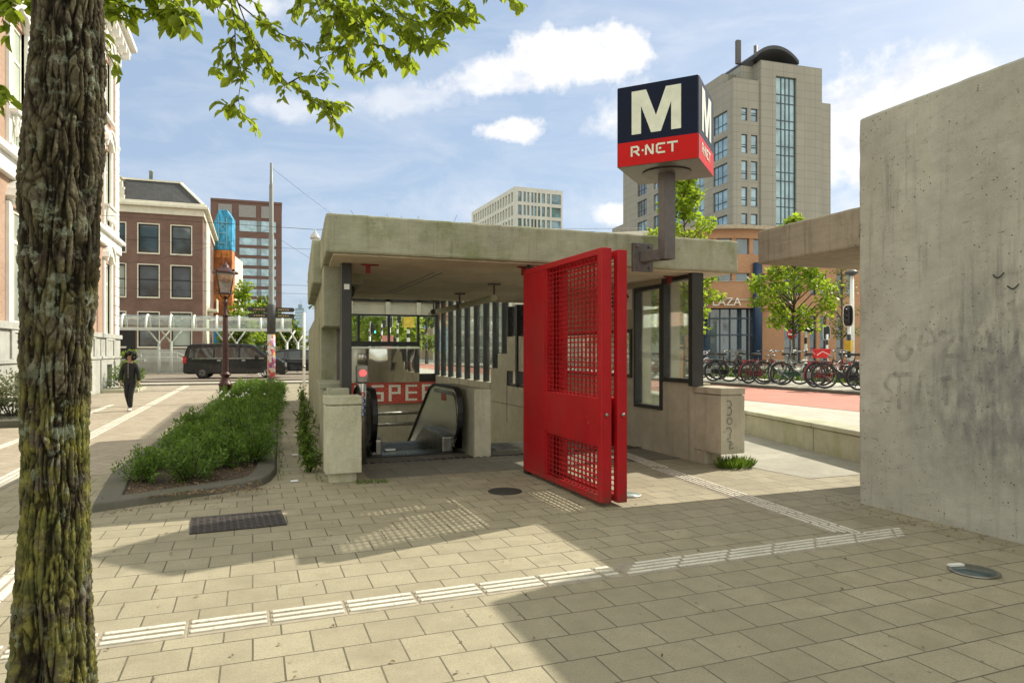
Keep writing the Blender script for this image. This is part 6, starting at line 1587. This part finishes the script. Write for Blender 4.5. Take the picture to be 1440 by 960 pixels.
mb = MB(); mb.lathe([(.21, 0), (.21, .02)], n=24); mb.warp(lambda a, b, c: (a, -.05-c, cz(470,30)-UP+b)); mb.build('sign_disc', plain('sign_red_face', (.6,.03,.03), .4), NE)
mb = MB(); mb.box(-.155, .155, -.078, -.071, cz(470,30)-UP-.035, cz(470,30)-UP+.035); mb.build('sign_bar', M['white'], NE)
x, y = cxy(1198, 34); LM = thing('lamp_mast', 'white lamp mast with a small flat head beside the tall wall', 'street lamp', (x, y, UP))
mb = MB(); mb.lathe([(.13, 0), (.12, 2), (.09, cz(388,34)-UP)], n=12); mb.build('mast', M['white'], LM)
mb = MB(); mb.lathe([(.1, 0), (.32, .12), (.34, .2), (.1, .3)], c=(0,0,cz(388,34)-UP), n=14); mb.build('lamp_head', plain('lamp_dark', (.1,.1,.1), .4), LM)
for i, (px, D, py, lb) in enumerate(((548, 38, 452, 'traffic light behind the middle rear pane of the shelter'), (559, 40, 448, 'black traffic light near the middle bar of the rear glazing'), (520, 36, 462, 'green lit traffic light behind the left rear pane'), (537, 44, 455, 'traffic light between the two others behind the rear glazing'))):
    tlight(px, D, UP, cz(py, D), lb, -YAW+R(10+i*40), i % 2 == 0)
bpy.data.objects  # (kept order)
mm, kk, bb_, oo = new_mat('green_signal'); em = kk.n('ShaderNodeEmission', ins={0: (.05, .9, .6, 1), 1: 3.0}); mm.node_tree.links.new(em.outputs[0], oo.inputs[0])
x, y = cxy(520, 36)
mb = MB(); mb.ball((0,-.26,cz(462,36)-UP-.17), .06, 8, 6)
mb.build('green_lamp', mm, bpy.data.objects['traffic_light.005'])
x, y = cxy(574, 40); YS = thing('striped_pole', 'black and white striped pole with a yellow box behind the rear glazing', 'pole', (x, y, UP)); mb = MB(); mb.lathe([(.09,0),(.09,4.4)], n=10); mb.build('pole', STR, YS)
mb = MB(); mb.box(-.3,.3,-.3,.2,cz(452,40)-UP-.35,cz(452,40)-UP+.25); mb.build('yellow_box', plain('box_yellow', (.6,.45,.04), .5), YS)
x, y = cxy(545, 34); bn = MB(); bn.box(-.28,.28,-.02,.02,1.1,2.0); bn.box(-.03,.03,.02,.06,0,2.0)
SGP = bn.build('warning_sign', plain('sign_pink', (.6,.25,.22), .5), origin=None); SGP.location = (x, y, UP); SGP.rotation_euler = (0,0,-YAW); tag(SGP, 'small pale red sign low behind the rear glazing', 'road sign')
# banner poles seen through the side glazing
for i, (px, c, lb) in enumerate(((621, (.65,.22,.04), 'orange street banner seen through the side glazing of the shelter'), (621.5, (.03,.25,.5), 'blue street banner hanging below the orange one beyond the side glazing'))):
    x, y = cxy(px, 60); BN = thing('street_banner', lb, 'banner', (x+i*.02, y+i*.05, UP), -YAW); mb = MB(); z0_ = 3.4 if i == 0 else 1.2; mb.box(-.5,.5,-.02,.02,z0_,z0_+2.0)
    mb.build('banner_cloth', plain('banner_cloth', c, .7), BN); mb = MB(); mb.tube([(.55,0,0 if i == 0 else .1),(.55,0,6 if i == 0 else 3.3)], .04, 6); mb.build('pole', M['steel_dull'], BN)

# ------------------------------------------------------------------ vehicles
CARP = plain('car_black', (.007,.007,.008), .28, 0, .2, 1, 0, .3, .35); CGL = pane('car_glass', (.012,.015,.017), .05, .6); CRIM = plain('car_rim', (.40,.40,.40), .35, .6, .1); CTY = plain('car_tyre', (.02,.02,.02), .75)
def vehicle(name, label, cat, loc, rz, L, prof, belt, halfw, roofw, wheels, wr, side_wins, seams, shieldpts, van=True):
    """prof: closed side outline (x,z). width narrows above the belt line"""
    V = thing(name, label, cat, loc, rz)
    def hw(z): return halfw if z <= belt else halfw+(roofw-halfw)*((z-belt)/(max(p[1] for p in prof)-belt))
    mb = MB(); n = len(prof)
    rows = []
    for s in (-1, 1):
        for inset_, dz in ((0, 0),): rows.append([(x, s*hw(z), z) for x, z in prof])
    vs = rows[0]+rows[1]; mb.add(vs, [tuple(range(n)), tuple(range(2*n-1, n-1, -1))]+[(i, i+n, (i+1) % n+n, (i+1) % n) for i in range(n)])
    for f_ in range(len(mb.sm)): mb.sm[f_] = False
    mb.build('body', CARP, V, bevel=.07, seg=3)
    for w_ in side_wins:
        for s in (-1, 1):
            mb = MB(); pts = [(x, s*(hw(z)+.006), z) for x, z in w_]; k = len(pts); mb.add(pts, [tuple(range(k)) if s < 0 else tuple(range(k-1,-1,-1))]); mb.build('side_window', CGL, V)
    mb = MB(); a, b = shieldpts; 
    nx, nz = -(b[1]-a[1]), (b[0]-a[0]); l_ = math.hypot(nx, nz); nx, nz = nx/l_*.008*(-1 if nz < 0 else 1), abs(nz)/l_*.008
    mb.quad((a[0]+abs(nx), -hw(a[1])+.10, a[1]+nz), (a[0]+abs(nx), hw(a[1])-.10, a[1]+nz), (b[0]+abs(nx), hw(b[1])-.08, b[1]+nz), (b[0]+abs(nx), -hw(b[1])+.08, b[1]+nz)); mb.build('windscreen', CGL, V)
    for x in wheels:
        for s in (-1, 1):
            mb = MB(); mb.torus((x, s*(halfw-.09), wr), wr-.085, .085, 'y', 28, 10); w_ = mb.build('wheel', CTY, V)
            mb = MB(); mb.lathe([(wr-.12, 0), (wr-.13, .03), (.09, .05), (.05, .06)], n=24); mb.warp(lambda a, b, c: (x+a, s*(halfw-.07+c), wr+b))
            for q_ in range(10): t = 2*math.pi*q_/10; mb.bar((x+.06*math.cos(t), s*(halfw+.0), wr+.06*math.sin(t)), (x+(wr-.13)*math.cos(t), s*(halfw-.02), wr+(wr-.13)*math.sin(t)), .035, .02)
            mb.build('rim', CRIM, w_)
            mb = MB(); pts = arc(x, wr, wr+.06, 185, -5, 16)
            mb.add([(x, s*(halfw+.003), wr*.6)]+[(a, s*(halfw+.003), b) for a, b in pts], [((0, i+1, i+2) if s < 0 else (0, i+2, i+1)) for i in range(len(pts)-1)]); mb.build('wheel_arch', M['rubber'], V)
    for x, zs in seams:
        mb = MB(); mb.box(x-.008, x+.008, -halfw-.003, -halfw+.004, zs[0], zs[1]); mb.build('door_seam', M['rubber'], V)
    return V
van_prof = [(0,.32),(.02,1.0),(.10,1.5),(.22,1.84),(.5,1.92),(2.0,1.95),(3.3,1.93),(3.62,1.86),(4.45,1.22),(4.95,1.08),(5.25,.92),(5.36,.62),(5.34,.32),(4.9,.25),(.3,.25)]
vx, vy = cxy(262, 38.3)
VAN = vehicle('van', 'black passenger van with tinted windows parked across the end of the lane', 'van', (vx, vy, .15), R(-6), 5.4, van_prof, 1.12, .96, .80, (.98, 4.35), .34,
    [[(.30,1.15),(.36,1.66),(1.55,1.72),(1.55,1.15)], [(1.62,1.15),(1.62,1.72),(2.85,1.72),(2.85,1.15)], [(2.93,1.15),(2.93,1.71),(3.45,1.68),(3.72,1.52),(4.12,1.15)]], [(1.58,(.35,1.1)),(2.88,(.35,1.1)),(4.1,(.5,1.1))], ((4.40,1.25),(3.68,1.82)))
mb = MB(); mb.box(-.015, .04, -.9, -.68, .85, 1.25); mb.box(.0, .18, -.965, -.93, .85, 1.2); mb.build('tail_light', plain('tail_red', (.5,.03,.03), .2), VAN, bevel=.02)
mb = MB(); mb.prism([(4.98,.86),(5.0,1.0),(5.22,.93),(5.28,.80)], 'y', -.94, -.66); mb.build('headlight', plain('headlamp', (.6,.62,.64), .12), VAN, bevel=.02)
mb = MB(); mb.box(5.30, 5.38, -.55, .55, .62, .85); mb.build('grille', M['chrome'], VAN, bevel=.02)
mb = MB(); mb.box(.45, 4.2, -.985, -.965, 1.10, 1.125); mb.build('trim_strip', M['chrome'], VAN)
mb = MB(); mb.box(3.72, 3.92, -1.14, -.98, 1.10, 1.30); mb.bar((3.85,-.96,1.14),(3.85,-1.05,1.16),.06,.05); mb.build('wing_mirror', CARP, VAN, bevel=.04)
for x in (1.75, 3.02): mb = MB(); mb.box(x, x+.2, -.985, -.965, .98, 1.02); mb.build('door_handle', M['chrome'], VAN)
car_prof = [(0,.40),(.0,.85),(.10,1.12),(.35,1.5),(.7,1.62),(1.8,1.66),(2.7,1.58),(3.55,1.08),(4.3,.92),(4.55,.72),(4.58,.35),(4.2,.22),(.3,.22)]
vx, vy = cxy(378, 45)
CARO = vehicle('car', 'black family car behind the van right of the stickered pole', 'car', (vx, vy, .15), R(-4), 4.6, car_prof, 1.0, .90, .72, (.85, 3.6), .33,
    [[(.35,1.04),(.52,1.42),(1.0,1.5),(1.0,1.04)], [(1.06,1.04),(1.06,1.5),(2.0,1.55),(2.0,1.04)], [(2.07,1.04),(2.07,1.55),(2.6,1.5),(3.3,1.1),(3.3,1.04)]], [(1.03,(.35,1.0)),(2.03,(.35,1.0)),(3.2,(.4,1.0))], ((3.5,1.12),(2.75,1.54)))
mb = MB(); mb.box(2.95, 3.1, -1.04, -.9, 1.02, 1.16); mb.build('wing_mirror', CARP, CARO, bevel=.03)
mb = MB(); mb.box(.2, 3.4, -.915, -.9, 1.005, 1.025); mb.build('trim_strip', M['chrome'], CARO)

# ------------------------------------------------------------------ the walking person
PR = thing('person', 'person with dark bushy hair in a black zipped tracksuit walking along the lane', 'person', (-3.16, 21.37, 0), R(-14))
def skin(name, verts, edges, radii, mat, sub=2, root=0):
    me = bpy.data.meshes.new(name); me.from_pydata(verts, edges, []); o = bpy.data.objects.new(name, me); COL.objects.link(o)
    sm = o.modifiers.new('skin', 'SKIN'); sv = me.skin_vertices[0].data if len(me.skin_vertices) else None
    if sv is None:
        bm = bmesh.new(); bm.from_mesh(me); bm.verts.layers.skin.verify(); bm.to_mesh(me); bm.free(); sv = me.skin_vertices[0].data
    for i, r_ in enumerate(radii): sv[i].radius = r_ if hasattr(r_, '__len__') else (r_, r_); sv[i].use_root = (i == root)
    ss = o.modifiers.new('sub', 'SUBSURF'); ss.levels = sub; ss.render_levels = sub
    me2 = bpy.data.meshes.new_from_object(o.evaluated_get(bpy.context.evaluated_depsgraph_get()))
    for p in me2.polygons: p.use_smooth = True
    me2.materials.clear(); me2.materials.append(mat)
    bpy.data.objects.remove(o); o2 = bpy.data.objects.new(name, me2); COL.objects.link(o2); o2.parent = PR; return o2
SKIN = plain('skin', (.40,.22,.15), .5, 0, .08); CLO = plain('tracksuit_black', (.010,.010,.012), .75, 0, .25, 8, .2); SHOE = plain('shoe_grey', (.45,.43,.40), .7)
# local: faces -y. joints
V_ = [(0,0,.86),(0,0,1.05),(0,0,1.22),(0,-.01,1.335),(0,-.015,1.40),(0,-.03,1.47),(0,-.03,1.545),   # 0 pelvis..6 crown
      (-.15,0,1.28),(-.235,.03,1.05),(-.215,-.05,.84),(-.205,-.08,.77),                     # 7 left(viewer) shoulder, elbow, wrist, palm
      (.15,0,1.28),(.215,.02,1.03),(.235,-.02,.82),(.24,-.04,.74),                          # 11
      (-.08,0,.80),(-.075,-.02,.46),(-.06,.14,.10),(-.06,.06,.04),                                # 15 rear leg, lifted heel behind
      (.075,0,.80),(.05,-.08,.46),(.03,-.06,.09),(.03,-.16,.04)]                           # 19 front leg
E_ = [(0,1),(1,2),(2,3),(3,4),(4,5),(5,6),(2,7),(7,8),(8,9),(9,10),(2,11),(11,12),(12,13),(13,14),(0,15),(15,16),(16,17),(17,18),(0,19),(19,20),(20,21),(21,22)]
R_ = [(.09,.06),(.09,.065),(.12,.085),.05,.048,(.07,.082),(.062,.07),.05,.036,.026,(.032,.02),.05,.036,.026,(.032,.02),.075,.05,.035,.035,.075,.05,.035,.035]
body = skin('body', V_, E_, R_, SKIN)
jk = [0,1,2,3,7,8,9,11,12,13]; mp = {j: i for i, j in enumerate(jk)}
Rj = [(.155,.13),(.145,.115),(.155,.115),(.065,.06),.075,.06,.048,.075,.06,.05]
jv = [V_[j] if j else (0,0,.79) for j in jk]
skin('jacket', jv, [(mp[a], mp[b]) for a, b in E_ if a in mp and b in mp], Rj, CLO)
tk = [0,1,15,16,17,19,20,21]; mp = {j: i for i, j in enumerate(tk)}
skin('trousers', [V_[j] for j in tk], [(mp[a], mp[b]) for a, b in E_ if a in mp and b in mp], [(.13,.105),(.10,.08),.095,.068,.055,.095,.068,.055], CLO)
mb = MB(); mb.box(-.006, .006, -.128, -.118, .92, 1.32); mb.build('zip', M['steel'], PR)
mb = MB(); mb.ball((.03,-.12,.045), (.045,.115,.045), 12, 8); mb.ball((.03,-.07,.07), (.04,.05,.05), 10, 6); mb.build('shoe', SHOE, PR)
mb = MB(); mb.ball((-.06,.10,.06), (.045,.07,.075), 12, 8); mb.build('shoe', SHOE, PR)
HAIR = plain('hair_black', (.008,.006,.005), .8, 0, .4, 30, .6)
mb = MB(); r2 = random.Random(4)
for _ in range(110):
    d = rv(r2).normalized(); c = Vector((.012, .012, 1.535))+Vector((d.x*.135, d.y*.11, d.z*.105))
    if c.z < 1.42 or (c.y < -.045 and c.z < 1.575): continue
    mb.ball(c, r2.uniform(.03,.05), 7, 5)
mb.build('hair', HAIR, PR)
mb = MB()
for s in (-1, 1): mb.ball((s*.026, -.108, 1.495), (.012,.006,.006), 8, 5); mb.box(s*.028-.016, s*.028+.016, -.112, -.106, 1.508, 1.513)
mb.build('eye', HAIR, PR)
mb = MB(); mb.prism([(-.012,1.455),(.012,1.455),(.005,1.495),(-.005,1.495)], 'y', -.125, -.10); mb.build('nose', SKIN, PR, bevel=.004)
mb = MB(); mb.box(-.02,.02,-.107,-.10,1.432,1.438); mb.build('mouth', plain('lip', (.25,.09,.08), .5), PR)
def fingers(cx, cy, cz_, s):
    mb = MB()
    for i, L in enumerate((.055,.065,.062,.05)):
        x = cx+(i-1.5)*.013*s; mb.tube([(x, cy-.005*i, cz_), (x, cy-.012, cz_-L*.5), (x, cy+.004, cz_-L)], [.008,.0075,.006], 6)
    mb.tube([(cx+.025*s, cy-.01, cz_+.03), (cx+.042*s, cy-.03, cz_), (cx+.038*s, cy-.035, cz_-.025)], [.009,.008,.007], 6); return mb
fingers(-.205,-.085,.765,1).build('hand', SKIN, PR); fingers(.24,-.045,.735,-1).build('hand', SKIN, PR)

# ------------------------------------------------------------------ ground details
mb = MB(); mb.box(-.42,.42,-.32,.32,.004,.012)
for i in range(14):
    for j in range(10): mb.box(-.40+i*.058,-.365+i*.058,-.30+j*.061,-.265+j*.061,.012,.017)
o = mb.build('manhole_cover', plain('cast_iron', (.055,.045,.04), .7, .3, .35, 9), origin=None); o.location = (-.13, 7.12, 0); o.rotation_euler = (0,0,R(3)); tag(o, 'square rusty manhole cover in the paving below the planting bed', 'manhole cover')
mb = MB(); mb.lathe([(.2,.003),(.2,.01),(.17,.014),(.02,.014)], n=28); o = mb.build('round_cover', plain('round_iron', (.05,.05,.045), .6, .4)); o.location = (2.78, 7.55, 0); tag(o, 'small round iron cover in the paving left of the red gate', 'manhole cover')
def ground_light(x, y, r_, label, glow):
    G_ = thing('ground_light', label, 'ground light', (x, y, 0)); mb = MB(); mb.lathe([(r_,.003),(r_,.012),(r_*.86,.014)], n=28); mb.build('ring', M['steel_dull'], G_)
    mb = MB(); mb.lathe([(r_*.85,.012),(r_*.85,.015),(.01,.016)], n=24); mb.build('lens', plain('lens', glow, .12), G_); return G_
ground_light(4.03, 6.85, .15, 'round glass ground light in the sun right of the red gate', (.35,.42,.38))
ground_light(5.05, 3.55, .17, 'round dark ground light near the tall wall with litter beside it', (.05,.07,.07))
mb = MB(); mb.box(-.06,.06,-.02,.02,.016,.03); o = mb.build('paper_scrap', M['white']); o.location = (5.02, 3.67, 0); o.rotation_euler = (0,0,R(-10)); tag(o, 'white paper scrap lying on the dark ground light', 'litter')
for i, (px, py, lb) in enumerate(((414,677,'nearest small square light plate in the path beside the bed'),(415,640,'second small square light plate in the path beside the bed'),(416,613,'third small square light plate in the path beside the bed'),(408,573,'farthest small square light plate in the path beside the bed'))):
    D = 1584/(py-494); x, y = cxy(px, D); mb = MB(); mb.box(-.05,.05,-.06,.06,.003,.012); mb.box(-.04,.04,-.05,.05,.012,.014,1); o = mb.build('path_light', [M['steel'], M['white']]); o.location = (x, y, 0); tag(o, lb, 'ground light')
lv = []
for _ in range(520):
    x = rl.uniform(-2, 6.2); y = rl.uniform(2.0, 8.4)
    if rl.random() < .6: x = rl.choice([rl.uniform(-1.4,.3), rl.uniform(5.8,6.15)]); y = (8.02+.47*(x+1.5)+rl.uniform(-.2,.02)) if x < 1 else rl.uniform(2.5,5.9)
    lv.append((Vector((x,y,.006)), Vector((rl.uniform(-1,1), rl.uniform(-1,1), rl.uniform(0,.2))), Vector((0,0,1)), rl.uniform(.015,.04), rl.uniform(.008,.02), rl.random()))
gl = leaf_mesh('paving_litter', lv, lm); gl['kind'] = 'stuff'; gl['label'] = 'tiny dry leaves and crumbs lying on the paving'
lv = []
for _ in range(900):
    t = rl.random(); 
    if t < .5: y = 9.1+rl.random()*16; x = .27+.038*(y-9)+rl.uniform(0,.09)
    elif t < .8: y = 8.9+rl.random()*10; x = .84+.06*(y-8.8)-rl.uniform(0,.1)
    else: x = rl.uniform(1.2,1.6); y = rl.uniform(8.55,8.75)
    lv.append((Vector((x,y,.004)), rv(rl,.5)+Vector((0,0,.6)), rv(rl), rl.uniform(.02,.06), .008, rl.random()))
gm = leaf_mesh('joint_weeds', lv, LF['grass']); gm['kind'] = 'stuff'; gm['label'] = 'tiny grass growing in the joints along the path'
